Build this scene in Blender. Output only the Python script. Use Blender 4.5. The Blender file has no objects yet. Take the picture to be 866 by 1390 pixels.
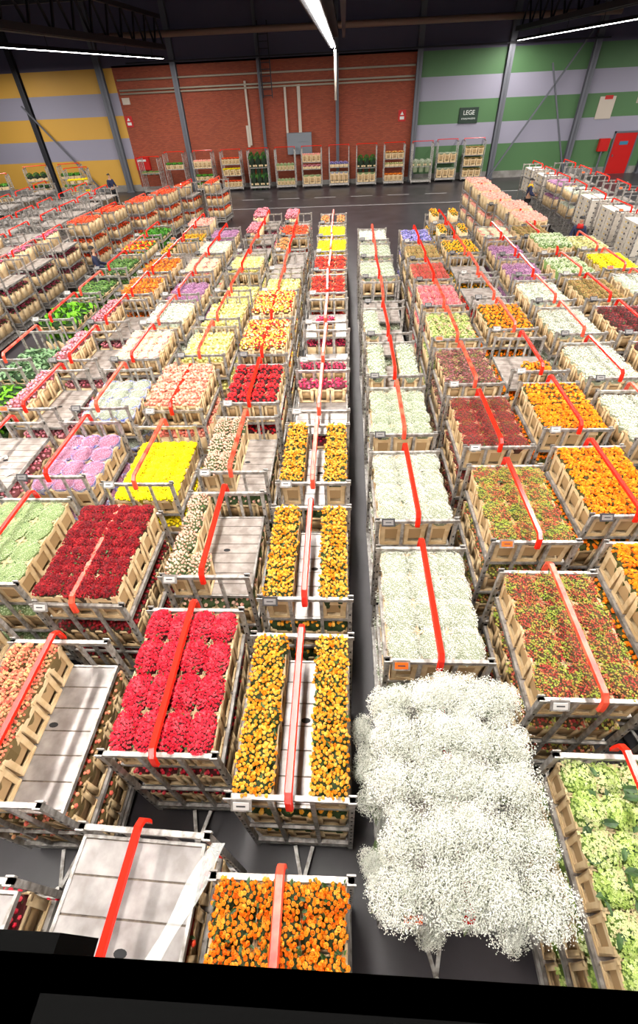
import bpy, math, random
import numpy as np
from mathutils import Matrix, Vector
random.seed(7); RNG = np.random.default_rng(11)
SC = bpy.context.scene; COL = SC.collection
PI = math.pi

# ------------------------------------------------------------------ colour and materials
def lin(c):
    return tuple(((v/255)/12.92 if v/255 <= .04045 else ((v/255+.055)/1.055)**2.4) for v in c)
MATS = {}
def newmat(name):
    m = bpy.data.materials.new(name); m.use_nodes = True
    nt = m.node_tree; b = nt.nodes['Principled BSDF']; MATS[name] = m
    return m, nt, b
def plain(name, c, rough=.5, metal=0., noise=0., nscale=8., c2=None, spec=.5, bump=0.):
    m, nt, b = newmat(name); b.inputs['Roughness'].default_value = rough; b.inputs['Metallic'].default_value = metal
    b.inputs['Specular IOR Level'].default_value = spec
    b.inputs['Base Color'].default_value = (*lin(c), 1)
    if c2:
        tc = nt.nodes.new('ShaderNodeTexCoord'); n = nt.nodes.new('ShaderNodeTexNoise'); r = nt.nodes.new('ShaderNodeValToRGB')
        n.inputs['Scale'].default_value = nscale; n.inputs['Detail'].default_value = 5
        nt.links.new(tc.outputs['Object'], n.inputs['Vector']); nt.links.new(n.outputs['Fac'], r.inputs['Fac'])
        r.color_ramp.elements[0].position = .38; r.color_ramp.elements[1].position = .62
        r.color_ramp.elements[0].color = (*lin(c2), 1); r.color_ramp.elements[1].color = (*lin(c), 1)
        nt.links.new(r.outputs['Color'], b.inputs['Base Color'])
        if bump:
            bp = nt.nodes.new('ShaderNodeBump'); bp.inputs['Strength'].default_value = bump; bp.inputs['Distance'].default_value = .01
            nt.links.new(n.outputs['Fac'], bp.inputs['Height']); nt.links.new(bp.outputs['Normal'], b.inputs['Normal'])
    return m
def petal(name, cols, mix=.6, nscale=9.):
    """petal colours chosen per floret, with broad patches that follow the bunch"""
    m, nt, b = newmat(name); b.inputs['Roughness'].default_value = .55; b.inputs['Specular IOR Level'].default_value = .25
    g = nt.nodes.new('ShaderNodeNewGeometry'); tc = nt.nodes.new('ShaderNodeTexCoord'); n = nt.nodes.new('ShaderNodeTexNoise')
    n.inputs['Scale'].default_value = nscale; n.inputs['Detail'].default_value = 1
    oi = nt.nodes.new('ShaderNodeObjectInfo'); ad = nt.nodes.new('ShaderNodeVectorMath'); ad.operation = 'ADD'
    sc = nt.nodes.new('ShaderNodeVectorMath'); sc.operation = 'SCALE'; sc.inputs[0].default_value = (17, 31, 7)
    nt.links.new(oi.outputs['Random'], sc.inputs['Scale']); nt.links.new(tc.outputs['Object'], ad.inputs[0]); nt.links.new(sc.outputs[0], ad.inputs[1])
    nt.links.new(ad.outputs[0], n.inputs['Vector'])
    mr = nt.nodes.new('ShaderNodeMapRange'); mr.inputs['From Min'].default_value = .3; mr.inputs['From Max'].default_value = .7
    nt.links.new(n.outputs['Fac'], mr.inputs['Value'])
    mx = nt.nodes.new('ShaderNodeMix'); mx.data_type = 'FLOAT'; mx.inputs[0].default_value = mix
    nt.links.new(mr.outputs[0], mx.inputs[2]); nt.links.new(g.outputs['Random Per Island'], mx.inputs[3])
    r = nt.nodes.new('ShaderNodeValToRGB'); cr = r.color_ramp
    k = len(cols)
    while len(cr.elements) < k: cr.elements.new(.5)
    for i, c in enumerate(cols):
        cr.elements[i].position = .12+.76*i/max(1, k-1); 
    for i, c in enumerate(cols): cr.elements[i].color = (*lin(c), 1)
    nt.links.new(mx.outputs[0], r.inputs['Fac']); nt.links.new(r.outputs['Color'], b.inputs['Base Color'])
    return m

plain('galvanised', (196, 192, 188), .42, .45, c2=(138, 131, 124), nscale=14)
plain('galvanised_dull', (172, 168, 164), .55, .3, c2=(118, 112, 106), nscale=12)
plain('red_enamel', (226, 34, 16), .22, 0, spec=.6)
plain('glare_enamel', (232, 92, 66), .3, 0, c2=(224, 46, 26), nscale=9)  # paler red patches put the lamps' glare on glossy red into the colour
plain('tray_aluminium', (170, 164, 161), .4, .4, c2=(136, 129, 126), nscale=5)
plain('tray_aluminium_seam', (120, 106, 92), .6, .2, c2=(90, 78, 68), nscale=20)
plain('tray_board', (164, 155, 148), .6, .0, c2=(128, 117, 110), nscale=6)
plain('tray_board_seam', (104, 92, 84), .7)
plain('crate_ply', (226, 200, 158), .6, 0, c2=(206, 174, 128), nscale=7)
plain('crate_ply_inner', (172, 140, 98), .7)
plain('rubber', (28, 28, 30), .8)
plain('card_paper', (196, 192, 188), .6)
plain('card_grey', (130, 126, 124), .4)
plain('card_dark', (60, 58, 60), .4)
plain('tag_orange', (240, 96, 10), .5)
plain('tag_yellow', (240, 200, 20), .5)
plain('leaf', (58, 92, 30), .5, c2=(34, 62, 22), nscale=20)
plain('leaf_deep', (40, 66, 26), .5, c2=(24, 44, 18), nscale=20)
plain('carton', (226, 218, 206), .7, c2=(206, 196, 182), nscale=3)
plain('blue_rail', (60, 120, 150), .4)
plain('black_tub', (34, 30, 30), .6)
plain('sleeve_blue', (70, 84, 170), .35, c2=(200, 205, 225), nscale=14)
plain('sleeve_red', (206, 60, 60), .4, c2=(226, 150, 140), nscale=20)
plain('stalk', (120, 140, 90), .6)
plain('skin', (196, 148, 120), .6); plain('dark_hair', (30, 24, 22), .7)
plain('navy_cloth', (30, 36, 66), .8); plain('black_cloth', (24, 24, 28), .8); plain('red_cloth', (196, 30, 24), .8)
plain('yellow_cloth', (226, 180, 40), .8); plain('shoe_black', (18, 18, 18), .6)
plain('paper_scrap', (226, 220, 210), .6)

# kind: words, ramp colours, mixing, patch scale, floret, size, n per head, heads per crate, head height, base colour, leaves
K = {}
def kind(key, words, cols, floret='carn', size=.014, n=150, heads=(1, 1), hh=.09, base=(60, 80, 40), leaves=12, mix=.6, nscale=9., over=1.04, lump=.0, sleeve=None, leafsize=.05, leafmat='leaf', lift=0.):
    petal('petals_'+key, cols, mix, nscale); plain('under_'+key, base, .8)
    K[key] = dict(words=words, floret=floret, size=size, n=n, heads=heads, hh=hh, leaves=leaves, over=over, lump=lump, sleeve=sleeve, leafsize=leafsize, leafmat=leafmat, lift=lift)
kind('amber', 'amber roses', [(234, 128, 10), (248, 168, 40), (250, 198, 96)], 'bud', .0142, 38, (2, 2), .09, (38, 58, 20), 34, lump=.05, over=1.2, lift=.05, leafsize=.045)
kind('amber_deep', 'deep orange roses', [(228, 96, 2), (246, 136, 14), (248, 170, 56)], 'bud', .0148, 36, (2, 2), .08, (36, 54, 18), 40, lump=.05, over=1.14, lift=.03, leafsize=.045)
kind('coral', 'coral red carnations', [(196, 20, 44), (222, 38, 62), (240, 84, 96)], 'bud', .0115, 210, (1, 1), .10, (90, 30, 30), 14, over=1.07, leafsize=.03)
kind('salmon', 'salmon spray roses', [(226, 92, 78), (244, 132, 108), (250, 170, 130), (240, 200, 140)], 'bud', .0125, 80, (2, 1), .09, (110, 90, 50), 16, over=1.14, leafsize=.03)
kind('salmon_mat', 'salmon pink carnations', [(238, 110, 92), (250, 150, 126), (252, 186, 160)], 'carn', .016, 150, (1, 1), .06, (190, 110, 90), 6, over=1.12)
kind('burgundy', 'burgundy carnations', [(84, 4, 14), (122, 8, 20), (156, 24, 30)], 'carn', .0125, 78, (2, 2), .05, (58, 44, 22), 16, over=1.2, leafsize=.03)
kind('gyp', 'white baby breath', [(160, 164, 144), (212, 213, 200), (232, 232, 222)], 'dot', .0064, 900, (1, 1), .07, (140, 146, 120), 0, over=1.24, lump=.03, lift=.01)
kind('gyp_sage', 'pale green baby breath', [(156, 164, 136), (198, 204, 182), (220, 223, 208)], 'dot', .0068, 700, (1, 1), .08, (130, 140, 110), 0, over=1.22, lump=.03)
kind('sage', 'sage green filler', [(146, 164, 112), (172, 188, 138), (206, 216, 178)], 'dot', .007, 420, (1, 1), .07, (124, 144, 92), 8, over=1.15, lump=.02, leafsize=.03)
kind('cloud', 'fluffy white baby breath', [(186, 187, 172), (220, 220, 208), (234, 234, 226)], 'dot', .0046, 4200, (1, 1), .2, (120, 130, 100), 0)
kind('sedum_rg', 'red and green sedum', [(112, 142, 40), (160, 170, 70), (184, 84, 64), (158, 38, 46)], 'dot', .0095, 460, (1, 1), .08, (80, 60, 30), 6, mix=.36, nscale=7.5, over=1.2, lump=.05, leafsize=.04)
kind('sedum_rg_green', 'green tinged red sedum', [(134, 158, 52), (166, 172, 70), (186, 92, 66), (166, 48, 50)], 'dot', .0095, 420, (1, 1), .08, (84, 76, 34), 8, mix=.36, nscale=7, over=1.2, lump=.05)
kind('sedum_dark', 'dark red sedum', [(112, 120, 44), (140, 52, 40), (134, 26, 34), (168, 66, 56)], 'dot', .0095, 420, (1, 1), .08, (80, 40, 28), 4, mix=.45, nscale=8, over=1.2, lump=.045)
kind('sedum_mix', 'dusky purple sedum', [(120, 132, 60), (140, 84, 74), (120, 46, 60), (160, 110, 110)], 'dot', .0095, 420, (1, 1), .08, (80, 60, 40), 6, mix=.45, nscale=8, over=1.2, lump=.045)
kind('sedum_coral', 'brick red sedum', [(150, 110, 60), (180, 70, 58), (190, 50, 52), (206, 110, 96)], 'dot', .01, 240, (2, 1), .07, (110, 60, 40), 4, mix=.5, over=1.08)
kind('sedum_olive', 'olive sedum', [(150, 140, 70), (172, 142, 80), (150, 100, 60), (190, 180, 110)], 'dot', .01, 240, (2, 1), .08, (100, 90, 50), 8, mix=.5, nscale=12, over=1.08)
kind('sedum_burg', 'maroon sedum', [(90, 16, 26), (122, 26, 36), (150, 50, 50)], 'dot', .01, 240, (1, 1), .1, (60, 30, 22), 8, over=1.15)
kind('sedum_pink', 'raspberry pink sedum', [(214, 76, 96), (232, 112, 124), (238, 160, 140)], 'dot', .01, 240, (2, 1), .07, (160, 90, 80), 2, over=1.08)
kind('orange', 'bright orange marigolds', [(244, 104, 0), (255, 132, 2), (255, 160, 24)], 'carn', .0165, 34, (2, 2), .07, (70, 70, 20), 14, over=1.12, lump=.02, leafsize=.03)
kind('gold', 'golden orange chrysanthemums', [(246, 150, 6), (252, 176, 16), (250, 200, 50)], 'carn', .017, 34, (2, 1), .07, (80, 80, 20), 14, over=1.1)
kind('yellow', 'bright yellow chrysanthemums', [(236, 200, 0), (252, 226, 0), (255, 236, 40)], 'carn', .0145, 62, (2, 2), .045, (150, 130, 10), 8, over=1.14, lump=.01, leafsize=.03)
kind('yellow_pale', 'pale yellow carnations', [(236, 220, 110), (244, 232, 140), (250, 242, 180)], 'carn', .017, 40, (2, 2), .05, (170, 160, 80), 8, over=1.1)
kind('blush', 'blush pink roses', [(222, 158, 138), (238, 188, 168), (244, 212, 190)], 'bud', .0135, 80, (1, 1), .09, (70, 86, 46), 24, over=1.15, leafsize=.04)
kind('blush_flat', 'wrapped pink roses', [(244, 146, 130), (250, 172, 156), (252, 196, 180)], 'bud', .02, 60, (1, 1), .03, (240, 170, 150), 0, over=1.1)
kind('pink', 'pink carnations', [(214, 96, 116), (230, 134, 148), (240, 168, 176)], 'carn', .015, 110, (1, 1), .1, (130, 70, 70), 10, over=1.15, leafsize=.03)
kind('lilac', 'lilac statice in blue paper', [(176, 110, 146), (204, 144, 172), (226, 180, 200)], 'dot', .0068, 520, (1, 1), .07, (150, 100, 120), 0, over=1.1, lump=.014, sleeve='sleeve_blue')
kind('purple', 'mauve statice', [(160, 104, 150), (184, 128, 170), (208, 160, 194)], 'dot', .0095, 300, (1, 1), .07, (130, 90, 120), 0, over=1.15, lump=.02)
kind('statice', 'white statice in blue paper', [(140, 146, 126), (180, 184, 166), (216, 218, 206)], 'dot', .0068, 480, (1, 1), .06, (150, 156, 136), 0, over=1.15, lump=.02, sleeve='sleeve_blue')
kind('cream', 'cream carnations in red paper', [(176, 184, 146), (204, 208, 178), (222, 222, 200)], 'dot', .0085, 330, (1, 1), .05, (196, 196, 160), 0, over=1.04, lump=.01, sleeve='sleeve_red')
kind('white', 'white chrysanthemums', [(170, 178, 154), (212, 216, 202), (230, 230, 220)], 'carn', .014, 90, (2, 1), .06, (190, 198, 176), 4, over=1.12)
kind('confetti', 'mixed red and yellow roses', [(150, 12, 16), (206, 36, 24), (246, 200, 60), (250, 240, 170), (230, 60, 40), (250, 214, 70)], 'bud', .0135, 210, (1, 1), .07, (90, 60, 30), 8, mix=.97, over=1.12)
kind('gerbera', 'deep red gerberas', [(150, 4, 14), (190, 10, 22), (214, 28, 36)], 'carn', .0165, 110, (1, 1), .09, (60, 16, 16), 8, over=1.0, leafsize=.04)
kind('scarlet', 'scarlet carnations', [(186, 16, 12), (210, 34, 18), (232, 90, 50)], 'carn', .0145, 100, (1, 1), .06, (120, 30, 20), 8, over=1.1)
kind('vermilion', 'orange red gerberas', [(226, 44, 14), (240, 70, 24), (246, 104, 40)], 'carn', .02, 60, (1, 1), .05, (130, 60, 20), 10, over=1.15)
kind('magenta', 'cerise pink carnations', [(190, 20, 66), (216, 36, 86), (232, 88, 120)], 'carn', .0145, 90, (1, 1), .07, (90, 30, 40), 10, over=1.1)
kind('rosy', 'rose pink gerberas', [(206, 60, 104), (224, 92, 130), (236, 136, 160)], 'carn', .018, 60, (1, 1), .06, (90, 60, 50), 12, over=1.1)
kind('mauve_dark', 'dark pink asters', [(120, 24, 50), (150, 40, 70), (176, 70, 96)], 'carn', .018, 60, (1, 1), .05, (60, 60, 30), 14, over=1.1)
kind('tangerine', 'tangerine gerberas', [(226, 96, 4), (244, 124, 14), (250, 160, 50)], 'carn', .019, 70, (1, 1), .04, (150, 70, 20), 8, over=1.12)
kind('apricot', 'apricot roses', [(240, 110, 50), (246, 144, 80), (250, 172, 110)], 'bud', .018, 60, (1, 1), .08, (90, 80, 40), 14, over=1.1)
kind('lavender', 'lavender blue asters', [(126, 116, 196), (154, 144, 214), (188, 180, 228)], 'carn', .016, 80, (1, 1), .08, (90, 90, 130), 6, over=1.12)
kind('tulip', 'red and yellow tulips', [(206, 24, 14), (230, 50, 20), (250, 210, 20)], 'bud', .026, 34, (1, 1), .07, (70, 110, 40), 30, mix=.95, leafsize=.06)
kind('lime', 'lime green hydrangeas', [(142, 168, 74), (174, 194, 104), (204, 214, 152), (196, 182, 138)], 'four', .0125, 210, (1, 1), .09, (110, 138, 60), 5, mix=.4, nscale=5, over=1.1, leafsize=.1, leafmat='leaf', lift=.02)
kind('hydra_mix', 'green and pink hydrangeas', [(150, 176, 80), (186, 200, 110), (206, 200, 140), (214, 140, 140)], 'four', .014, 120, (2, 1), .08, (120, 140, 70), 6, mix=.35, nscale=8, over=1.08, leafsize=.06)
kind('hydra_white', 'greenish white hydrangeas', [(190, 210, 150), (216, 228, 186), (238, 240, 214)], 'four', .015, 110, (2, 1), .09, (120, 150, 80), 12, mix=.5, over=1.05, leafsize=.07)
kind('creamy', 'cream yellow hydrangeas', [(226, 222, 140), (240, 234, 164), (246, 240, 190)], 'four', .015, 110, (2, 1), .07, (150, 150, 90), 6, over=1.1)
kind('leafy_bright', 'bright green foliage plants', [(90, 160, 20), (124, 186, 40), (60, 120, 24)], 'leafy', .05, 60, (1, 1), .1, (30, 60, 16), 0, over=1.2)
kind('leafy', 'small leaved green plants', [(96, 140, 60), (130, 170, 90), (70, 110, 44)], 'leafy', .026, 120, (1, 1), .06, (40, 70, 26), 0, over=1.1)
kind('leafy_grey', 'grey green cabbages', [(110, 150, 100), (146, 178, 134), (86, 124, 80)], 'leafy', .045, 70, (1, 1), .09, (40, 70, 36), 0, over=1.15)
kind('leafy_dark', 'dark green shrubs', [(30, 72, 26), (50, 100, 36), (70, 126, 46)], 'leafy', .04, 90, (1, 1), .2, (16, 36, 14), 0, over=1.15)
kind('grassy', 'grassy green plants', [(60, 130, 30), (90, 160, 50), (50, 104, 26)], 'leafy', .045, 100, (1, 1), .1, (30, 60, 20), 0, over=1.15)

# ------------------------------------------------------------------ mesh building
class MB:
    def __init__(s): s.v = []; s.f = []; s.m = []; s.n = 0
    def add(s, v, f, mi=0):
        v = np.asarray(v, float); s.v.append(v)
        for q in f: s.f.append(tuple(int(i)+s.n for i in q)); s.m.append(mi)
        s.n += len(v)
    def box(s, c, d, mi=0, R=None):
        x, y, z = d[0]/2, d[1]/2, d[2]/2
        v = np.array([(-x,-y,-z),(x,-y,-z),(x,y,-z),(-x,y,-z),(-x,-y,z),(x,-y,z),(x,y,z),(-x,y,z)])
        if R is not None: v = v @ np.array(R).T
        s.add(v+np.array(c), [(0,3,2,1),(4,5,6,7),(0,1,5,4),(1,2,6,5),(2,3,7,6),(3,0,4,7)], mi)
    def bx(s, x0, x1, y0, y1, z0, z1, mi=0): s.box(((x0+x1)/2, (y0+y1)/2, (z0+z1)/2), (x1-x0, y1-y0, z1-z0), mi)
    def bar(s, a, b, w, h=None, mi=0):
        a = Vector(a); b = Vector(b); d = b-a; h = h or w
        q = d.to_track_quat('Y', 'Z').to_matrix()
        s.box((a+b)/2, (w, d.length, h), mi, q)
    def tube(s, a, b, r, seg=8, mi=0, r2=None):
        a = Vector(a); b = Vector(b); q = (b-a).to_track_quat('Z', 'Y').to_matrix(); L = (b-a).length; r2 = r if r2 is None else r2
        v = []
        for k in range(seg):
            t = 2*PI*k/seg
            v.append(a+q@Vector((r*math.cos(t), r*math.sin(t), 0)))
            v.append(a+q@Vector((r2*math.cos(t), r2*math.sin(t), L)))
        f = [(2*k, (2*k+2)%(2*seg), (2*k+3)%(2*seg), 2*k+1) for k in range(seg)]
        f += [tuple(range(0, 2*seg, 2))[::-1], tuple(range(1, 2*seg, 2))]
        s.add([tuple(p) for p in v], f, mi)
    def prism(s, pts, y0, y1, mi=0, axis='y'):
        n = len(pts)
        if axis == 'y': v = [(p[0], y0, p[1]) for p in pts]+[(p[0], y1, p[1]) for p in pts]
        elif axis == 'x': v = [(y0, p[0], p[1]) for p in pts]+[(y1, p[0], p[1]) for p in pts]
        else: v = [(p[0], p[1], y0) for p in pts]+[(p[0], p[1], y1) for p in pts]
        f = [tuple(range(n))[::-1], tuple(range(n, 2*n))]+[(k, (k+1)%n, n+(k+1)%n, n+k) for k in range(n)]
        s.add(v, f, mi)
    def mesh(s, name, mats, smooth=False):
        me = bpy.data.meshes.new(name)
        me.from_pydata(np.concatenate(s.v).tolist(), [], s.f)
        for m in mats: me.materials.append(MATS[m])
        if len(mats) > 1: me.polygons.foreach_set('material_index', np.array(s.m, np.int32))
        if smooth: me.polygons.foreach_set('use_smooth', np.ones(len(s.f), bool))
        me.update(); return me
def obj(name, me, parent=None, loc=(0, 0, 0), rz=0, scale=None, link=True):
    o = bpy.data.objects.new(name, me); COL.objects.link(o); o.location = loc; o.rotation_euler = (0, 0, rz)
    if scale: o.scale = scale
    if parent: o.parent = parent
    return o
NW = []
def tag(o, label, cat, group=None, k=None):
    o['label'] = label; o['category'] = cat
    if not 4 <= len(label.split()) <= 16: NW.append(label)
    if group: o['group'] = group
    if k: o['kind'] = k
    return o
def empty(name, loc, rz=0):
    o = bpy.data.objects.new(name, None); COL.objects.link(o); o.location = loc; o.rotation_euler = (0, 0, rz); o.empty_display_size = .2
    return o
def struct(name, mb, mats, parent=None, smooth=False):
    o = obj(name, mb.mesh(name, mats, smooth), parent)
    if not parent: o['kind'] = 'structure'
    return o

# ------------------------------------------------------------------ florets (unit size, pointing +z)
def floret(t, low=False):
    rings = []
    if t == 'dot':
        v = [(1,0,0),(0,1,0),(-1,0,0),(0,-1,0),(0,0,.8)]; return np.array(v), [(0,1,4),(1,2,4),(2,3,4),(3,0,4)]
    if t == 'leafy':
        v = [(0,-1,-.2),(.42,-.3,.06),(.34,.45,.1),(0,1,-.1),(-.34,.45,.1),(-.42,-.3,.06),(0,0,-.06)]
        return np.array(v), [(0,1,6),(1,2,6),(2,3,6),(3,4,6),(4,5,6),(5,0,6)]
    if t == 'four':
        v = [(0,0,.1)]; f = []
        for k in range(4):
            a = k*PI/2
            for da, r, z in ((-.62, .8, .1), (0, 1.15, .28), (.62, .8, .1)): v.append((r*math.cos(a+da), r*math.sin(a+da), z))
            b = 1+3*k; f.append((0, b, b+1, b+2))
        return np.array(v), f
    if low:
        n = 5; v = [(math.cos(2*PI*k/n), math.sin(2*PI*k/n), 0) for k in range(n)]+[(.6*math.cos(2*PI*k/n+.6), .6*math.sin(2*PI*k/n+.6), .7) for k in range(n)]
        return np.array(v), [(k, (k+1)%n, n+(k+1)%n, n+k) for k in range(n)]+[tuple(range(n, 2*n))]
    if t == 'bud':
        v = []; f = []; n = 6
        for (r, z, tw) in ((.45, -.9, 0), (.95, -.1, .1), (.88, .62, .3), (.66, .74, .5), (.6, .4, .7)):
            for k in range(n):
                a = 2*PI*k/n+tw; rr = r*(1+.08*(k % 2)); v.append((rr*math.cos(a), rr*math.sin(a), z+(.08 if k % 2 else 0)))
        for L in range(4):
            for k in range(n): f.append((L*n+k, L*n+(k+1) % n, (L+1)*n+(k+1) % n, (L+1)*n+k))
        b = len(v)
        for (r, z, tw) in ((.52, .3, .2), (.34, .92, .8)):
            for k in range(4):
                a = 2*PI*k/4+tw; v.append((r*math.cos(a), r*math.sin(a), z))
        v.append((0, 0, .8))
        for k in range(4): f.append((b+k, b+(k+1) % 4, b+4+(k+1) % 4, b+4+k)); f.append((b+4+k, b+4+(k+1) % 4, b+8))
        # tie the heart to the cup so that one bloom is one island
        f.append((4*n, 4*n+1, b+1, b))
        return np.array(v), f
    # carn: ruffled hemisphere
    v = []; f = []; n = 8
    for L, (r, z) in enumerate(((.95, -.25), (1.0, .2), (.62, .5), (.25, .85))):
        for k in range(n):
            a = 2*PI*k/n+L*.4; rr = r*(1+(.16 if (k+L) % 2 else -.12)); v.append((rr*math.cos(a), rr*math.sin(a), z+(.16 if (k+L) % 2 else -.1)))
    for L in range(3):
        for k in range(n): f.append((L*n+k, L*n+(k+1) % n, (L+1)*n+(k+1) % n, (L+1)*n+k))
    f.append(tuple(range(3*n, 4*n)))
    return np.array(v), f
def rots(nrm, spin):
    z = nrm/np.linalg.norm(nrm, axis=1, keepdims=True)
    t = np.where(np.abs(z[:, 2:3]) > .9, np.array([[1., 0, 0]]), np.array([[0, 0, 1.]]))
    x = np.cross(t, z); x /= np.linalg.norm(x, axis=1, keepdims=True); y = np.cross(z, x)
    c, s = np.cos(spin)[:, None], np.sin(spin)[:, None]
    return np.stack([x*c+y*s, y*c-x*s, z], axis=2)
def scatter(fl, P, N, S, sq=None):
    v, f = fl; n = len(P)
    R = rots(N, RNG.uniform(0, 2*PI, n))
    vv = v[None]*S[:, None, None]
    if sq is not None: vv = vv*sq
    W = np.einsum('nij,nkj->nki', R, vv)+P[:, None]
    L = len(v); F = []
    for i in range(n):
        o = i*L
        for q in f: F.append(tuple(a+o for a in q))
    return W.reshape(-1, 3), F
def disc(n):
    k = np.arange(n)+.5; r = np.sqrt(k/n); a = k*2.39996+RNG.uniform(0, 6)
    return r*np.cos(a), r*np.sin(a)
def bed(key, w, d, low=False, squash=1.):
    """blooms mesh and foliage mesh for one crate of plan w x d, rising from z=0"""
    q = K[key]; hx, hy = q['heads']; bl = MB(); fo = MB()
    if key == 'cloud': return cloud(w, d, low)
    n = q['n']; size = q['size']
    if low: n = max(9, int(n*.26)); size *= 1.75
    scale = (w*d)/(.33*.33)
    n = max(8, int(n*(.5+.5*scale)))
    fl = floret(q['floret'], low)
    for i in range(hx):
        for j in range(hy):
            cx = (-.5+(i+.5)/hx)*w+RNG.normal(0, .006); cy = (-.5+(j+.5)/hy)*d+RNG.normal(0, .006)
            rx = w/hx/2*q['over']*RNG.uniform(.96, 1.05); ry = d/hy/2*q['over']*RNG.uniform(.96, 1.05); hh = q['hh']*RNG.uniform(.88, 1.12)*squash
            ex = .75 if q['over'] > 1.05 else .95
            dx, dy = disc(n)
            rr = np.sqrt(dx**2+dy**2); # squarer outline so neighbouring heads close up
            m = np.maximum(np.abs(dx), np.abs(dy)); sqf = 1+(.0 if ex > .9 else .35)*(rr/np.maximum(m, 1e-3)-1)
            jt = (.24 if q['floret'] == 'bud' else .42)*math.sqrt(PI/n)*(1 if n < 300 else .8)
            dx = np.clip(dx+RNG.normal(0, jt*.6, n), -1.02, 1.02); dy = np.clip(dy+RNG.normal(0, jt*.6, n), -1.02, 1.02); rr = np.minimum(np.sqrt(dx**2+dy**2), 1.03)
            X = cx+dx*rx*sqf; Y = cy+dy*ry*sqf
            Z = hh*np.sqrt(np.clip(1-.92*rr**2, .0, 1))
            if q['lump']: Z = Z+q['lump']*(.5*np.sin(X*61+cy*40+i)*np.cos(Y*57+cx*33+j)+.35*RNG.uniform(-1, 1, n))*squash
            Z = Z+q['lift']*squash+size*.2
            N = np.stack([dx*hh/rx*1.1, dy*hh/ry*1.1, np.ones(n)*.75], 1)+RNG.normal(0, .22, (n, 3)); N[:, 2] = np.abs(N[:, 2])+.15
            if q['floret'] == 'leafy': N += RNG.normal(0, .55, (n, 3)); N[:, 2] = np.abs(N[:, 2])+.1
            S = size*RNG.uniform(.78, 1.2, n)
            V, F = scatter(fl, np.stack([X, Y, Z], 1), N, S)
            bl.add(V, F)
            # under-dome
            V = [(cx, cy, hh*.86+q['lift']*squash*.8)]; F = []; sg = 10
            for r_, in ((.55,), (.86,), (.98,)):
                for k in range(sg):
                    a = 2*PI*k/sg; V.append((cx+rx*r_*math.cos(a)*.97, cy+ry*r_*math.sin(a)*.97, (hh*math.sqrt(max(0, 1-.96*r_*r_))-.012)*.96+q['lift']*squash*.8))
            for k in range(sg): V.append((cx+rx*.6*math.cos(2*PI*k/sg), cy+ry*.6*math.sin(2*PI*k/sg), -.16))
            for k in range(sg): F.append((0, 1+k, 1+(k+1) % sg))
            for L in range(3):
                for k in range(sg): F.append((1+L*sg+k, 1+(L+1)*sg+k, 1+(L+1)*sg+(k+1) % sg, 1+L*sg+(k+1) % sg))
            fo.add(V, F, 0)
            if q['sleeve'] :
                V = []; sg = 18
                for k in range(sg):
                    a = 2*PI*k/sg; wv = 1+.05*math.sin(3*a+i+j*2)
                    V += [(cx+rx*.6*math.cos(a), cy+ry*.6*math.sin(a), -.2), (cx+rx*1.02*wv*math.cos(a), cy+ry*1.02*wv*math.sin(a), hh*.42+.012*math.sin(5*a))]
                    V += [(cx+rx*1.05*wv*math.cos(a), cy+ry*1.05*wv*math.sin(a), hh*.42+.012*math.sin(5*a))]
                F = []
                for k in range(sg):
                    a, b = 3*k, 3*((k+1) % sg); F += [(a, b, b+1, a+1), (a+1, b+1, b+2, a+2), (a+2, b+2, b, a)]
                fo.add(V, F, 2)
    fo.bx(-w*.46, w*.46, -d*.46, d*.46, -.06, -.025, 0)
    nl = q['leaves'] if not low else q['leaves']//4
    if nl:
        lf = floret('leafy'); X = RNG.uniform(-.5, .5, nl)*w*1.04; Y = RNG.uniform(-.5, .5, nl)*d*1.04
        Z = np.full(nl, q['lift']*squash+q['hh']*squash*.72)+RNG.uniform(-.02, .02, nl)
        N = RNG.normal(0, .6, (nl, 3)); N[:, 2] = 1
        V, F = scatter(lf, np.stack([X, Y, Z], 1), N, q['leafsize']*.55*RNG.uniform(.7, 1.2, nl)); fo.add(V, F, 1)
    mats = ['under_'+key, q['leafmat']]+([q['sleeve']] if q['sleeve'] else [])
    return bl, ['petals_'+key], fo, mats
def cloud(w, d, low=False, R_=.215, n=5200):
    bl = MB(); fo = MB(); P = []; T = []
    if low: n = 1500
    subs = []
    for i in range(16):
        a = RNG.uniform(0, 2*PI); e = RNG.uniform(-.1, 1.)**1. * 1.35
        rr = R_*.62; subs.append((rr*math.cos(a)*math.cos(e), rr*math.sin(a)*math.cos(e), .12+rr*math.sin(e), RNG.uniform(.075, .115)))
    subs.append((0, 0, .12+R_*.62, .1))
    per = n//len(subs)
    for (x, y, z, r) in subs:
        u = RNG.normal(0, 1, (per, 3)); u /= np.linalg.norm(u, axis=1, keepdims=True)
        rad = r*RNG.uniform(.55, 1.08, (per, 1))
        p = np.array([x, y, z])+u*rad; p = p[p[:, 2] > .0]
        P.append(p)
        for k in range(5 if not low else 2):
            e = np.array([x, y, z])+u[k]*r*.8
            T.append(((x*.55, y*.55, z*.35), tuple(e)))
    P = np.concatenate(P)
    N = P/np.linalg.norm(P, axis=1, keepdims=True)+RNG.normal(0, .4, P.shape)
    V, F = scatter(floret('dot'), P, N, (.0049 if not low else .008)*RNG.uniform(.7, 1.3, len(P)))
    bl.add(V, F)
    for (x, y, z, r) in subs:
        fo.tube((0, 0, -.25), (x*.55, y*.55, z*.35), .004, 4, 1); fo.tube((x*.55, y*.55, z*.35), (x, y, z), .0025, 3, 1)
    for a, b in T: fo.tube(a, b, .0013, 3, 1)
    return bl, ['petals_cloud'], fo, ['under_cloud', 'stalk']

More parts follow.
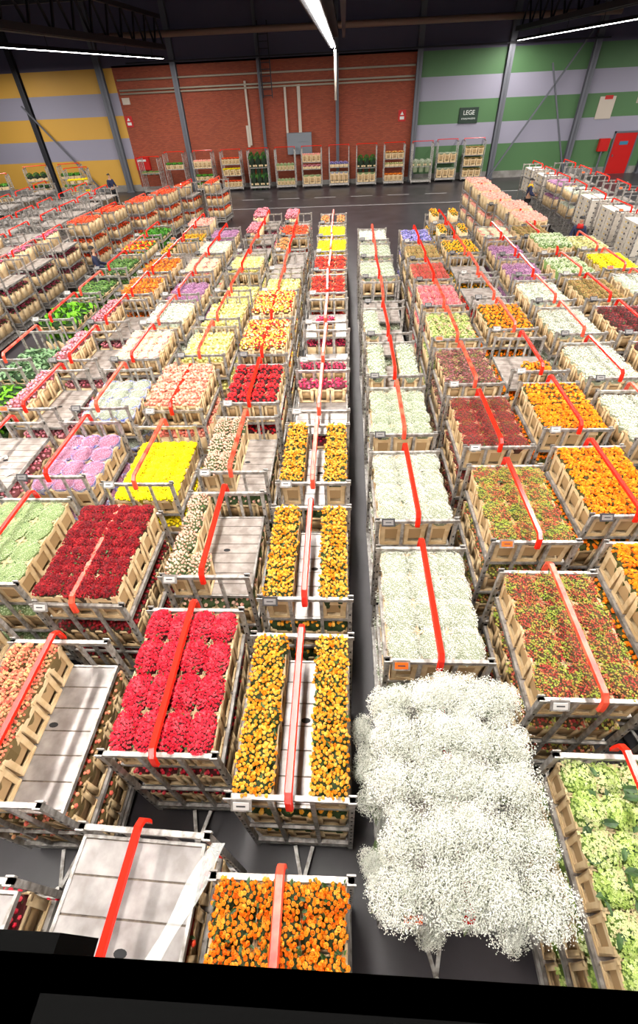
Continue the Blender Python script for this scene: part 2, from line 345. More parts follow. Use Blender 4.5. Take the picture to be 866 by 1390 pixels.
# ------------------------------------------------------------------ crates
def crate_mb(w, d, h, low=False):
    b = MB(); t = .012; tp = .88   # slightly narrower foot
    def wall(ax, sgn):
        L = w if ax == 'x' else d; O = (d if ax == 'x' else w)/2
        def P(u, z, dep):  # u along the wall, taper by z
            k = tp+(1-tp)*(z/h); a = u*k; o = sgn*(O*k-dep)
            return (a, o, z) if ax == 'x' else (o, a, z)
        def panel(u0, u1, z0, z1, d0, d1, mi=0):
            v = [P(u0, z0, d0), P(u1, z0, d0), P(u1, z1, d0), P(u0, z1, d0), P(u0, z0, d1), P(u1, z0, d1), P(u1, z1, d1), P(u0, z1, d1)]
            b.add(v, [(0,1,2,3),(7,6,5,4),(0,4,5,1),(1,5,6,2),(2,6,7,3),(3,7,4,0)], mi)
        e = L/2
        if low:
            panel(-e, e, 0, h, 0, t); return
        panel(-e, -e*.56, .0, h, 0, t); panel(e*.56, e, .0, h, 0, t)
        panel(-e*.56, e*.56, .0, h*.16, 0, t); panel(-e*.56, e*.56, h*.78, h*.93, 0, t)
        panel(-e*.56, e*.56, h*.3, h*.78, t, t+.006, 1)
        panel(-e, -e*.72, h*.9, h*1.02, -.007, t); panel(e*.72, e, h*.9, h*1.02, -.007, t)
        panel(-e, e, h*.02, h*.1, -.004, 0)
    for s in (-1, 1): wall('x', s); wall('y', s)
    b.bx(-w/2*tp, w/2*tp, -d/2*tp, d/2*tp, .004, .014)
    return b
CM = {}
def crate_mesh(w, d, h, low=False):
    k = (round(w, 2), round(d, 2), round(h, 2), low)
    if k not in CM: CM[k] = crate_mb(*k[:3], low)
    return k
CMESH = {}
def crate_mesh_data(k):
    if k not in CMESH: CMESH[k] = CM[k].mesh('crate', ['crate_ply', 'crate_ply_inner'])
    return CMESH[k]
BM = {}; BMESH = {}
def bed_get(key, w, d, var, low, squash):
    k = (key, round(w, 2), round(d, 2), var, low, round(squash, 1))
    if k not in BM: BM[k] = bed(key, k[1], k[2], low, k[5])
    return k
def bed_mesh(k):
    if k not in BMESH:
        bl, bm, fo, fm = BM[k]; BMESH[k] = (bl.mesh('blooms', bm), fo.mesh('foliage', fm))
    return BMESH[k]

# ------------------------------------------------------------------ trolley parts (origin = centre of the front end on the floor; x across, y along)
L_, W_, H_ = 1.38, 1.0, 2.0
def gate_mb(h=H_):
    b = MB(); e = W_/2
    for x in (-e+.022, e-.022): b.bx(x-.022, x+.022, -.022, .022, .16, h)
    for x in (-e/3, e/3): b.bx(x-.018, x+.018, -.014, .014, .2, h-.04)
    b.bx(-e, e, -.018, .018, h-.045, h)
    for x in (-e+.02, e-.02):
        b.bx(x-.032, x+.032, -.03, -.02, h-.03, h+.022); b.bx(x-.032, x+.032, .02, .03, h-.03, h+.022)
    b.bx(-e, e, -.012, .012, .95, .985); b.bx(-e, e, -.015, .015, .3, .35)
    for x in (-e+.022, e-.022):
        for k in range(9): b.bx(x-.008, x+.008, -.0245, -.0215, .5+k*.15, .53+k*.15, 1)
    return b
def handle_mb(h=H_, mat=0):
    b = MB(); y0, y1 = -.01, L_+.01; w = .033
    pts = [(y0-.035, h-.05), (y0-.035, h+.0), (y0-.02, h+.1), (y0+.03, h+.145), (y1-.03, h+.145), (y1+.02, h+.1), (y1+.035, h), (y1+.035, h-.05)]
    V = []; F = []
    n = len(pts)
    for i, (y, z) in enumerate(pts):
        a = pts[max(0, i-1)]; c = pts[min(n-1, i+1)]; ty, tz = c[0]-a[0], c[1]-a[1]; L = math.hypot(ty, tz); ny, nz = -tz/L, ty/L
        for sx, sn in ((-w, -.012), (w, -.012), (w*.72, .012), (-w*.72, .012)): V.append((sx, y+ny*sn, z+nz*sn))
    for i in range(n-1):
        for k in range(4): F.append((4*i+k, 4*i+(k+1) % 4, 4*i+4+(k+1) % 4, 4*i+4+k))
    F += [(3, 2, 1, 0), (4*n-4, 4*n-3, 4*n-2, 4*n-1)]
    b.add(V, F); return b
def tray_mb(kind_, slot=True):
    b = MB(); e = W_/2-.045; y0, y1 = .075, L_-.075; n = 6 if kind_ == 'metal' else 8
    dy = (y1-y0)/n
    for k in range(n): b.bx(-e+.012, e-.012, y0+k*dy+.006, y0+(k+1)*dy-.006, -.012, 0, 0)
    b.bx(-e+.012, e-.012, y0, y1, -.02, -.007, 1)
    for x in (-e, e): b.bx(x-.012, x+.012, y0-.02, y1+.02, -.045, .008, 2)
    for y in (y0-.012, y1+.012): b.bx(-e, e, y-.01, y+.01, -.04, .004, 2)
    if slot: b.prism([(.05+.045*math.cos(t)*(1.), (y0+y1)/2+.05+.024*math.sin(t)) for t in [2*PI*k/12 for k in range(12)]], .0005, .0025, 3, 'z')
    return b
def base_mb():
    b = MB(); e = W_/2
    for x in (-e+.03, e-.03): b.bx(x-.025, x+.025, 0, L_, .2, .26)
    for y in (.03, L_/2, L_-.03): b.bx(-e, e, y-.025, y+.025, .2, .255)
    b.bx(-e+.05, e-.05, .05, L_-.05, .235, .25)
    return b
def wheel_mb():
    b = MB(); b.tube((-.02, 0, .085), (.02, 0, .085), .085, 14, 0); b.bx(-.03, .03, -.02, .02, .16, .2, 1)
    for x in (-.03, .026): b.bx(x, x+.004, -.015, .015, .07, .18, 1)
    return b
def drawbar_mb():
    b = MB(); b.bar((-.09, 0, .2), (0, -.3, .17), .035, .02); b.bar((.09, 0, .2), (0, -.3, .17), .035, .02); b.tube((0, -.31, .14), (0, -.31, .24), .022, 8)
    return b
def card_mb(mat):
    b = MB(); R = Matrix.Rotation(math.radians(-35), 3, 'X')
    b.box((-.36, -.045, H_+.035), (.16, .01, .1), 0, R)
    b.bx(-.39, -.33, -.03, -.015, H_-.06, H_+.03, 0)
    return b
ME = dict(gate=gate_mb().mesh('end_gate', ['galvanised', 'rubber']), handle=handle_mb().mesh('handle', ['red_enamel']), handle_glare=handle_mb().mesh('handle', ['glare_enamel']),
    tray_m=tray_mb('metal').mesh('shelf', ['tray_aluminium', 'tray_aluminium_seam', 'galvanised', 'rubber']), tray_w=tray_mb('wood').mesh('shelf', ['tray_board', 'tray_board_seam', 'galvanised_dull', 'rubber']),
    tray_p=tray_mb('wood', False).mesh('shelf', ['tray_board', 'tray_board_seam', 'galvanised_dull', 'rubber']),
    base=base_mb().mesh('base_frame', ['galvanised_dull']), wheel=wheel_mb().mesh('wheel', ['rubber', 'galvanised_dull'], False), drawbar=drawbar_mb().mesh('drawbar', ['galvanised']),
    card=card_mb(0).mesh('label_holder', ['galvanised_dull', 'card_paper']), card_d=card_mb(0).mesh('label_holder', ['card_dark', 'card_paper']), tag=card_mb(0).mesh('label_holder', ['galvanised_dull', 'tag_orange']), tagy=card_mb(0).mesh('label_holder', ['galvanised_dull', 'tag_yellow']))
def paper_mb():
    b = MB(); R = Matrix.Rotation(math.radians(-35), 3, 'X'); b.box((-.36, -.053, H_+.04), (.12, .006, .06), 0, R); b.box((-.36, -.0565, H_+.0455), (.07, .002, .012), 1, R); return b
for _n, _m in (('card', 'card_paper'), ('card_d', 'card_grey'), ('tag', 'tag_orange'), ('tagy', 'tag_yellow')): ME['paper_'+_n] = paper_mb().mesh('card', [_m, 'card_dark'])
def part(name, me, parent, loc=(0, 0, 0), rz=0, scale=None): return obj(name, me, parent, loc, rz, scale)

ORD = ['frontmost', 'second', 'third', 'fourth', 'fifth', 'sixth', 'seventh', 'eighth', 'ninth', 'tenth', 'eleventh', 'twelfth', 'thirteenth', 'fourteenth']
CR = []     # crates waiting to be built: (score, worldpos, rz, w, d, h, kind, squash, label)
CAMP = Vector((0, 0, 6.1))
TROLLEYS = {}
def trolley(x, y, rz, trays, label, group, hmat='handle', card='card', tray='tray_w', handle=True, drawbar=True, zs=1.):
    t = empty('flower_trolley', (x, y, 0), rz); tag(t, label, 'trolley', group)
    part('end_gate', ME['gate'], t, (0, .02, 0)); part('end_gate', ME['gate'], t, (0, L_-.02, 0), 0)
    part('base_frame', ME['base'], t)
    for wx in (-.4, .4):
        for wy in (.15, L_-.15): part('wheel', ME['wheel'], t, (wx, wy, 0))
    if drawbar: part('drawbar', ME['drawbar'], t)
    for i, z in enumerate(trays): part('shelf', ME[tray if i == 0 else 'tray_p'], t, (0, 0, z))
    if handle: 
        h = part('handle', ME[hmat], t); h['label'] = 'red enamelled carrying bar' if hmat == 'handle' else 'red bar with painted pale glare'
    if card: part('card', ME['paper_'+card], part('label_holder', ME['card' if card != 'card_d' else 'card_d'], t))
    return t
def loc2w(x, y, rz, px, py):
    c, s = math.cos(rz), math.sin(rz); return x+px*c-py*s, y+px*s+py*c
def place(x, y, rz, z, key, nx, ny, h, slots, poswords, rowwords, trword, squash=1., low_tier=False, lean=0.):
    w = (W_-.11)/nx; d = (L_-.08)/ny
    for (i, j) in slots:
        px = -(W_-.11)/2+(i+.5)*w; py = .04+(j+.5)*d
        X, Y = loc2w(x, y, rz, px, py)
        dist = (Vector((X, Y, z))-CAMP).length
        words = K[key]['words']
        a = ORD[j] if j else 'front'
        hx = {0: 'leftmost', nx-1: 'rightmost'}.get(i, (ORD[i]+' from left') if i != 1 or nx > 3 else 'middle')
        lab = f"crate of {words}, {poswords}{a} row {hx}, {rowwords}, {trword}"
        if len(lab.split()) > 16: lab = lab.replace('crate of ', '').replace(' from aisle', '')+' '
        if len(lab.split()) > 16: lab = lab.replace(' shelf', '').replace(' from left', '')
        CR.append((w*d*(.3 if low_tier else 1)/dist**2, (X, Y, z), rz, w*.985, d*.985, h, key, squash, lab, words))

# ------------------------------------------------------------------ rows of trolleys
ROWN = {'C': 'first left row', 'W': 'first right row', 'R1': 'second right row', 'R2': 'third right row', 'R3': 'fourth right row', 'R4': 'fifth right row', 'R5': 'sixth right row', 'R6': 'seventh right row', 'R7': 'eighth right row',
        'L1': 'second left row', 'L2': 'third left row', 'L3': 'fourth left row', 'L4': 'fifth left row', 'L5': 'sixth left row', 'L6': 'seventh left row', 'L7': 'eighth left row', 'L8': 'ninth left row', 'L9': 'tenth left row'}
def slots_for(layout, nx, ny):
    A = [(i, j) for j in range(ny) for i in range(nx)]
    if layout == 'full': return A
    if layout == 'sides': return [(i, j) for (i, j) in A if i in (0, nx-1)]
    if layout == 'left': return [(i, j) for (i, j) in A if i == 0]
    if layout == 'left2': return [(i, j) for (i, j) in A if i < nx//2]
    if layout == 'leftf': return [(i, j) for (i, j) in A if i == 0 or (i == 1 and j == 0)]
    if layout == 'front': return [(i, j) for (i, j) in A if j == 0]
    if layout == 'front2': return [(i, j) for (i, j) in A if j == 0 and i in (nx//2-1, nx//2)]
    if layout == 'back': return [(i, j) for (i, j) in A if j >= ny//2]
    if layout == 'corner': return [(0, 0), (0, 1), (nx-1, 0), (nx-1, 1)]
    if layout == 'backrow': return [(i, j) for (i, j) in A if j == ny-1]
    return []
COUNT = {}
def cart(row, x, y, key, layout='full', nx=3, ny=4, zt=1.56, ch=.38, low=None, yaw=None, hm=None, card=None, tray='tray_w', tiers=2, desc=None, handle=True, side=None, pitch=.64):
    k = COUNT.get(row, 0); COUNT[row] = k+1
    rz = math.radians(random.uniform(-1.2, 1.2) if yaw is None else yaw)
    rw = ROWN[row]+' from aisle'; tw = ORD[k]+' trolley'
    zs = [zt]; z = zt
    for q in range(tiers):
        z -= pitch
        if z > .24: zs.append(z)
        elif z > .0 and q == tiers-1 and len(zs) == tiers: zs.append(.275)
    words = desc or ((K[key]['words'] if key else 'empty') if layout != 'empty' else 'empty')
    lab = f"steel trolley of {words}, {ORD[k]} from front, {rw}" if layout != 'empty' else f"steel trolley with bare top shelf, {ORD[k]} from the front, {rw}"
    hm = hm or random.choice(['handle', 'handle', 'handle_glare'])
    card = card if card is not None else random.choice(['card', 'card', 'card_d', 'card_d', 'tag'])
    if y > 7 and card == 'tag' and random.random() < .6: card = 'card_d'
    t = trolley(x, y, rz, zs, lab, f"trolleys in the {ROWN[row]} from the aisle", hm, card, tray, handle)
    if key and layout != 'empty': place(x, y, rz, zt, key, nx, ny, ch, slots_for(layout, nx, ny), '', tw, rw)
    low = low if low is not None else key
    if low:
        side = side if side is not None else (nx-1 if x < -.2 else 0)
        for q, z in enumerate(zs[1:]):
            S = [(i, 0) for i in range(nx)]+[(side, j) for j in range(1, ny)]
            if row == 'W': S += []
            place(x, y, rz, z, low, nx, ny, max(.16, min(.4, zs[q]-z-.24)), S, ('lower ' if q == 0 else 'bottom ')+'shelf ', tw, rw, squash=1., low_tier=True)
    return t
P_ = 1.77
# first row left of the aisle
X = -.42
cart('C', X, -.94, 'amber_deep', 'full', 3, 4, 1.55, .4, yaw=.6, hm='handle_glare', card='')
cart('C', X, .86, 'amber', 'sides', 3, 4, 1.53, .38, yaw=0, tray='tray_m', card='card')
cart('C', X, 2.62, 'amber', 'sides', 3, 4, 1.53, .38, yaw=.3, tray='tray_m', card='card_d')
cart('C', X-.01, 4.42, 'amber', 'sides', 3, 3, 1.53, .38, yaw=0, hm='handle_glare', card='card', tray='tray_m')
cart('C', X, 6.16, 'magenta', 'backrow', 3, 4, 1.5, .3, low='magenta', tray='tray_m', hm='handle_glare')
cart('C', X, 7.93, 'magenta', 'front', 3, 4, 1.45, .3, tray='tray_m')
cart('C', X-.01, 9.7, 'magenta', 'front2', 4, 4, 1.62, .3, tray='tray_m', hm='handle_glare')
cart('C', X-.02, 11.47, 'scarlet', 'full', 3, 3, 1.54, .38)
cart('C', X-.02, 13.24, 'scarlet', 'full', 3, 3, 1.54, .38, hm='handle_glare')
cart('C', X-.02, 15.01, 'yellow', 'full', 3, 3, 1.54, .38, hm='handle_glare')
cart('C', X-.03, 16.78, 'yellow', 'full', 3, 3, 1.54, .38)
cart('C', X-.03, 18.55, 'apricot', 'corner', 3, 3, 1.62, .36, hm='handle_glare', card='card_d')
# first row right of the aisle
cart('W', .80, .3, 'gyp', 'empty', 3, 4, 1.5, .4, low='gyp', yaw=0, hm='handle', card='tag', desc='fluffy white baby breath', handle=True)
Wk = ['gyp', 'gyp', 'gyp_sage', 'gyp_sage', 'gyp_sage', 'gyp_sage', 'gyp_sage', 'gyp_sage', 'white']
for k, kk in enumerate(Wk):
    lay = {3: 'sides', 4: 'left', 5: 'empty'}.get(k, 'full')
    cart('W', .88+.006*k, 1.97+P_*k, kk, lay, 3, 4, 1.48, .42, low='gyp_sage' if k > 1 else 'gyp', hm='handle' if k in (0, 1, 3, 4, 6) else 'handle_glare', card='tag' if k == 0 else 'card_d')
def row(name, x0, x1, ys, specs):
    for k, (y, s) in enumerate(zip(ys, specs)):
        x = x0+(x1-x0)*k/max(1, len(ys)-1)
        if s is None: continue
        s = dict(s); key = s.pop('k'); lay = s.pop('l', 'full')
        cart(name, x, y, key, lay, **s)
row('R1', 2.17, 2.36, [-.12+P_*k for k in range(11)], [
    dict(k='lime', nx=4, ny=6, zt=1.52, ch=.34, yaw=0, card='tag'), dict(k='sedum_rg', nx=3, ny=4, zt=1.56, yaw=0, card='card'), dict(k='sedum_rg_green', nx=3, ny=4, zt=1.56, yaw=.5),
    dict(k='sedum_dark', nx=3, ny=4, zt=1.56), dict(k='sedum_mix', nx=3, ny=4, zt=1.56), dict(k='hydra_mix', nx=3, ny=3, zt=1.56, hm='handle_glare'), dict(k='sedum_pink', nx=3, ny=3, hm='handle_glare'),
    dict(k='sedum_coral', nx=3, ny=3), dict(k='sedum_olive', nx=3, ny=3), dict(k='lavender', nx=3, ny=3, hm='handle'), None])
row('R2', 3.47, 3.55, [.3+P_*k for k in range(12)], [
    dict(k='orange', nx=3, ny=4, zt=1.56), dict(k='orange', nx=3, ny=4, zt=1.56), dict(k='orange', nx=3, ny=4, zt=1.56, hm='handle'), dict(k='orange', nx=3, ny=4, zt=1.56, hm='handle'),
    dict(k='orange', l='front2', nx=4, ny=4, zt=1.6, ch=.34), dict(k='orange', nx=3, ny=3, zt=1.56, hm='handle_glare'), dict(k='vermilion', l='empty', nx=4, ny=3, zt=1.75, low='scarlet', hm='handle_glare'),
    dict(k='gold', l='empty', nx=3, ny=3, zt=1.75, low='gold'), dict(k='gold', nx=4, ny=3, zt=1.56), dict(k='gold', l='corner', nx=4, ny=3, zt=1.7, ch=.4), dict(k='gold', l='corner', nx=4, ny=3, zt=1.8, ch=.4), None])
row('R3', 4.62, 4.95, [1.8+P_*k for k in range(9)], [
    dict(k='statice', nx=3, ny=4, zt=1.5), dict(k='gyp', nx=3, ny=4, zt=1.5), dict(k='gyp', nx=3, ny=4, zt=1.5, card='tag', hm='handle_glare'), dict(k='gyp', nx=3, ny=4, zt=1.5, hm='handle'), dict(k='gyp', nx=3, ny=4, zt=1.5, hm='handle_glare'),
    dict(k='white', nx=3, ny=3, zt=1.5, hm='handle_glare'), dict(k='purple', nx=3, ny=3, zt=1.45, low='purple'), dict(k='purple', nx=3, ny=3, zt=1.45), dict(k='cream', nx=3, ny=3, zt=1.56)])
row('R4', 5.95, 6.1, [1.8+P_*k for k in range(9)], [
    None, dict(k='gyp', nx=3, ny=4, zt=1.5), dict(k='sedum_burg', nx=3, ny=4), dict(k='sedum_burg', nx=3, ny=4, zt=1.56), dict(k='sedum_burg', nx=3, ny=4, zt=1.56, l='full'),
    dict(k='sedum_olive', nx=3, ny=4, zt=1.56), dict(k='hydra_white', nx=4, ny=3, zt=1.56, hm='handle_glare'), dict(k='hydra_white', nx=4, ny=3, zt=1.75), dict(k='sedum_olive', nx=3, ny=3, zt=1.56)])
row('R5', 7.25, 7.3, [7.4+P_*k for k in range(5)], [
    dict(k='sedum_burg', nx=3, ny=4, zt=1.56), dict(k='sedum_burg', nx=3, ny=4, zt=1.56), dict(k='white', nx=3, ny=3, zt=1.56), dict(k='yellow', nx=4, ny=3, zt=1.56, hm='handle_glare'), dict(k='creamy', nx=4, ny=3, zt=1.56, hm='handle_glare')])
for k in range(5):
    cart('R4', 6.62+.02*k-(.55 if k > 1 else .25), 17.2+1.72*k, 'blush_flat', 'full', 3, 3, 1.72, .42, yaw=2, tiers=2, pitch=.6)
# second to sixth rows left of the aisle
row('L1', -1.52, -1.78, [-.72, 1.12]+[1.11+P_*k for k in range(1, 11)], [
    dict(k=None, l='empty', zt=1.93, tray='tray_m', yaw=-1.5, hm='handle', card='', low='scarlet', nx=3, ny=4), dict(k='coral', nx=4, ny=4, zt=1.56, yaw=.5, hm='handle', card='', low='coral'),
    dict(k='blush', l='leftf', nx=4, ny=4, zt=1.56, hm='handle', card='card', yaw=.6), dict(k='blush', l='left2', nx=4, ny=3, zt=1.56, yaw=0, hm='handle_glare'),
    dict(k='gerbera', nx=4, ny=4, zt=1.56, yaw=0, hm='handle'), dict(k='confetti', nx=4, ny=3, zt=1.66, ch=.44), dict(k='confetti', nx=4, ny=3, zt=1.66, ch=.44), dict(k='yellow_pale', nx=3, ny=3, zt=1.4),
    dict(k='sedum_coral', l='empty', nx=3, ny=3, zt=1.7, low='sedum_coral'), dict(k='apricot', l='left', nx=3, ny=3, zt=1.56, hm='handle'), dict(k='vermilion', nx=3, ny=3, zt=1.56), dict(k='pink', l='left2', nx=4, ny=3, zt=1.7, ch=.4)])
row('L2', -2.82, -3.0, [-1.03, .74, 2.5, 4.4, 6.2, 8.2, 10., 11.8, 13.56, 15.3, 17.1, 18.9], [
    dict(k=None, l='empty', zt=1.8, tray='tray_m', card='', low='coral', nx=3, ny=4, yaw=0), dict(k='salmon', l='left2', nx=4, ny=5, zt=1.56, tray='tray_m', hm='handle', card='', yaw=.5, low='salmon'),
    dict(k='burgundy', nx=3, ny=5, zt=1.67, ch=.44, yaw=-.5, hm='handle_glare', card='card'), dict(k='yellow', nx=3, ny=4, zt=1.35, ch=.3, hm='handle_glare', yaw=0, low='yellow'),
    dict(k='salmon_mat', nx=4, ny=4, zt=1.66, ch=.44, hm='handle', yaw=0), dict(k='yellow_pale', nx=3, ny=3, zt=1.45, hm='handle_glare'), dict(k='yellow_pale', nx=3, ny=3, zt=1.4, hm='handle_glare'), dict(k='yellow_pale', nx=3, ny=3, zt=1.2, hm='handle_glare'),
    dict(k='yellow_pale', nx=4, ny=3, zt=1.5, hm='handle'), dict(k='sedum_coral', l='empty', nx=3, ny=3, zt=1.7, low='leafy'), dict(k='pink', l='left2', nx=4, ny=3, zt=1.7, ch=.36), dict(k='pink', l='left2', nx=4, ny=3, zt=1.75, ch=.4)])
row('L3', -4.15, -4.32, [1.0, 2.75, 4.55, 6.31, 8.08, 9.85, 11.62, 13.39, 15.16, 16.93], [
    dict(k='gyp', nx=3, ny=4, zt=1.5), dict(k='sage', nx=3, ny=4, zt=1.55, hm='handle', yaw=0), dict(k='lilac', nx=3, ny=4, zt=1.35, ch=.34, hm='handle', yaw=0), dict(k='statice', nx=3, ny=4, zt=1.35, hm='handle_glare'),
    dict(k='cream', nx=4, ny=4, zt=1.6, ch=.36, hm='handle'), dict(k='white', nx=3, ny=3, zt=1.5, hm='handle_glare'), dict(k='purple', nx=3, ny=3, zt=1.4), dict(k='cream', nx=3, ny=3, zt=1.56), dict(k='white', nx=3, ny=3, zt=1.56), dict(k='purple', nx=3, ny=3, zt=1.5)])
row('L4', -5.47, -5.6, [4.54, 6.31, 8.08, 9.95, 11.7, 13.45, 15.16, 16.93, 18.7], [
    dict(k='pink', l='empty', zt=1.7, low='pink', hm='handle'), dict(k='pink', l='left', nx=3, ny=4, zt=1.56, hm='handle', yaw=0), dict(k='pink', l='left', nx=3, ny=4, zt=1.56, hm='handle'), dict(k='pink', l='left', nx=3, ny=4, zt=1.56, hm='handle'),
    dict(k='tangerine', nx=3, ny=3, zt=1.56, hm='handle'), dict(k='tangerine', nx=3, ny=3, zt=1.56, hm='handle'), dict(k='gold', l='left', nx=3, ny=3, zt=1.56, hm='handle'), dict(k='gold', l='back', nx=4, ny=3, zt=1.4), dict(k='blush_flat', nx=4, ny=3, zt=1.56)])
row('L5', -6.88, -7.12, [6.4, 8.14, 10.16, 11.87, 13.9, 15.75, 17.6], [
    dict(k='leafy_bright', nx=3, ny=4, zt=1.45, ch=.12), dict(k='leafy_grey', nx=3, ny=4, zt=1.4, ch=.12, hm='handle_glare'), dict(k='leafy_bright', nx=3, ny=4, zt=1.66, ch=.14, hm='handle'), dict(k='leafy', nx=3, ny=3, zt=1.75, ch=.08, hm='handle_glare'), dict(k='leafy', nx=3, ny=3, zt=1.75, ch=.08, hm='handle'),
    dict(k='tulip', nx=4, ny=3, zt=1.65, ch=.22, hm='handle_glare'), dict(k='grassy', nx=3, ny=3, zt=1.75, ch=.08, hm='handle')])
# tall stacked trolleys beyond the side aisle on the left
row('L6', -10.98, -11.0, [10.2, 12., 13.8, 15.58, 17.66], [dict(k='rosy', l='left', nx=3, ny=4, zt=1.52, ch=.4, low='mauve_dark', hm='handle', side=2, card='', pitch=.56)]*5)
TL = [(-10.75, 19.7, -3, 'full'), (-10.45, 21.6, -4, 'full'), (-9.75, 23.4, -6, 'full'), (-9.15, 25.2, -8, 'full'), (-8.45, 27.0, -8, 'left2'), (-7.0, 27.6, -6, 'left2')]
for (x, y, a, lay) in TL:
    cart('L6', x, y, 'vermilion', lay, 3 if lay == 'full' else 4, 4, 1.55, .42, low='vermilion', yaw=a, card='', side=2 if lay == 'full' else 3, pitch=.56)
for nm, x, ys in (('L7', -12.7, [10.8, 12.7, 14.6, 16.5, 18.36, 20.74, 22.4, 24.2, 26.2]), ('L8', -14.2, [12.4, 14.2, 16., 17.8, 19.6, 21.47, 23.3, 25.4, 27.2]), ('L9', -17.05, [19.2, 21., 22.8, 24.6, 26.46, 28.3])):
    for y in ys: cart(nm, x, y, 'rosy' if nm == 'L7' and y < 18 else None, 'left' if nm == 'L7' and y < 18 else 'empty', 3, 4, 1.7, .3, tiers=1, low='rosy' if (y < 20 and nm == 'L7') else None, card='', hm='handle', yaw=random.uniform(-3, 3))
for nm, x, ys in (('R6', 10.25, [17.0, 18.85, 21.0, 22.9, 24.8, 26.7, 28.6]), ('R7', 11.9, [16.8, 18.8, 20.7, 22.6, 24.6, 26.6, 28.6])):
    for k, y in enumerate(ys):
        kk, lay = None, 'empty'
        if nm == 'R6' and k == 3: kk, lay = 'white', 'full'
        if nm == 'R6' and k == 4: kk, lay = 'purple', 'full'
        cart(nm, x, y, kk, lay, 3, 4, {('R6', 0): .4, ('R6', 1): .4, ('R6', 2): .9}.get((nm, k), 1.5), .3, tiers=1, low=kk, card='tag' if k % 2 else '', hm='handle', yaw=random.uniform(-3, 3))

# ------------------------------------------------------------------ white baby breath overflowing the frontmost trolley on the right
cl = []
for v in range(3):
    bl, bm, fo, fm = cloud(.3, .3); cl.append((bl.mesh('blooms', bm), fo.mesh('stems', fm)))
wrap = MB(); sg = 20
V = []; F = []
for k in range(sg):
    a = 2*PI*k/sg; u = 1+.06*math.sin(4*a)
    V += [(.05*math.cos(a), .05*math.sin(a), -.32), (.17*u*math.cos(a), .17*u*math.sin(a), .06+.02*math.sin(5*a)), (.168*u*math.cos(a), .168*u*math.sin(a), .055+.02*math.sin(5*a)), (.047*math.cos(a), .047*math.sin(a), -.32)]
for k in range(sg):
    a, b = 4*k, 4*((k+1) % sg)
    for q in range(4): F.append((a+q, b+q, b+(q+1) % 4, a+(q+1) % 4))
wrap.add(V, F)
mfilm, nt, b = newmat('clear_film'); b.inputs['Base Color'].default_value = (.9, .92, .9, 1); b.inputs['Roughness'].default_value = .2; b.inputs['Alpha'].default_value = .25
wrapm = wrap.mesh('film_sleeve', ['clear_film'])
gi = 0
def gyp_bunch(x, y, z, s, v, label, tilt=(0, 0)):
    t = empty('gypsophila_bunch', (x, y, z), 0); t.rotation_euler = (tilt[0], tilt[1], random.uniform(0, 6)); t.scale = (s, s, s)
    tag(t, label, 'flower bunch', 'baby breath bunches on the frontmost right trolley')
    part('blooms', cl[v][0], t); part('stems', cl[v][1], t); s > .9 and part('sleeve', wrapm, t)
colw = ['left edge', 'left of centre', 'right of centre', 'right edge']
for j in range(5):
    for i in range(4):
        x = .80+(-.43+.287*i)+random.uniform(-.02, .02); y = .36+.295*j+random.uniform(-.02, .02)
        gyp_bunch(x, y, 2.05+random.uniform(-.03, .05)+(.03 if i in (1, 2) else 0), random.uniform(.93, 1.06), (i+j) % 3, f"loose bunch of white baby breath, {['frontmost','second','third','fourth','rearmost'][j]} line, {colw[i]}, nearest white trolley")
for j in range(5): gyp_bunch(.81, .42+.29*j, 2.13, .85, (j+1) % 3, f"baby breath bunch lying over the carrying bar of nearest white trolley, {['frontmost','second','middle','fourth','rearmost'][j]}")
for j in range(5): gyp_bunch(.27, .4+.29*j, 1.3, .8, j % 3, f"baby breath bunch bulging from lower left side of nearest white trolley, {['frontmost','second','middle','fourth','rearmost'][j]}", (0, -.5))
for i in range(3): gyp_bunch(.6+.3*i, .3, 1.42, .66, i, f"baby breath bunch hanging over lower front of nearest white trolley, {['left','middle','right'][i]}", (.5, 0))

# ------------------------------------------------------------------ build the crates: the 300 that show largest as things, the rest as one object
CR.sort(key=lambda c: -c[0])
def crate_low_dims(w, d, h): return crate_mesh(w, d, h, True)
for n, (scv, pos, rz, w, d, h, key, sq, lab, words) in enumerate(CR[:300]):
    t = empty('flower_crate', (pos[0], pos[1], pos[2]+.002), rz)
    tag(t, lab, 'flower crate', f"crates of {words}")
    c = part('crate', crate_mesh_data(crate_mesh(w, d, h)), t)
    bk = bed_get(key, w, d, random.randrange(3), False, sq); bl, fo = bed_mesh(bk)
    fl = random.choice([(1, 1), (-1, 1), (1, -1), (-1, -1)])
    sc = (fl[0]*random.uniform(.98, 1.04), fl[1]*random.uniform(.98, 1.04), random.uniform(.9, 1.12))
    dz = h+random.uniform(-.012, .015)
    p = part('blooms', bl, t, (0, 0, dz), 0, sc); g = part('foliage', fo, t, (0, 0, dz), 0, sc)
far = CR[300:]
matl = []; VV = []; FV = []; FS = []; MI = []; nv = 0
def midx(m):
    if m not in matl: matl.append(m)
    return matl.index(m)
CACHE = {}
def arr(mb, mats, ck):
    if ck not in CACHE:
        v = np.concatenate(mb.v); ln = np.array([len(q) for q in mb.f]); fl = np.array([a for q in mb.f for a in q]); mi = np.array([midx(mats[m]) for m in mb.m])
        CACHE[ck] = (v, ln, fl, mi)
    return CACHE[ck]
def put(a, M, off):
    global nv
    v, ln, fl, mi = a
    VV.append(v @ M.T+off); FV.append(fl+nv); FS.append(ln); MI.append(mi); nv += len(v)
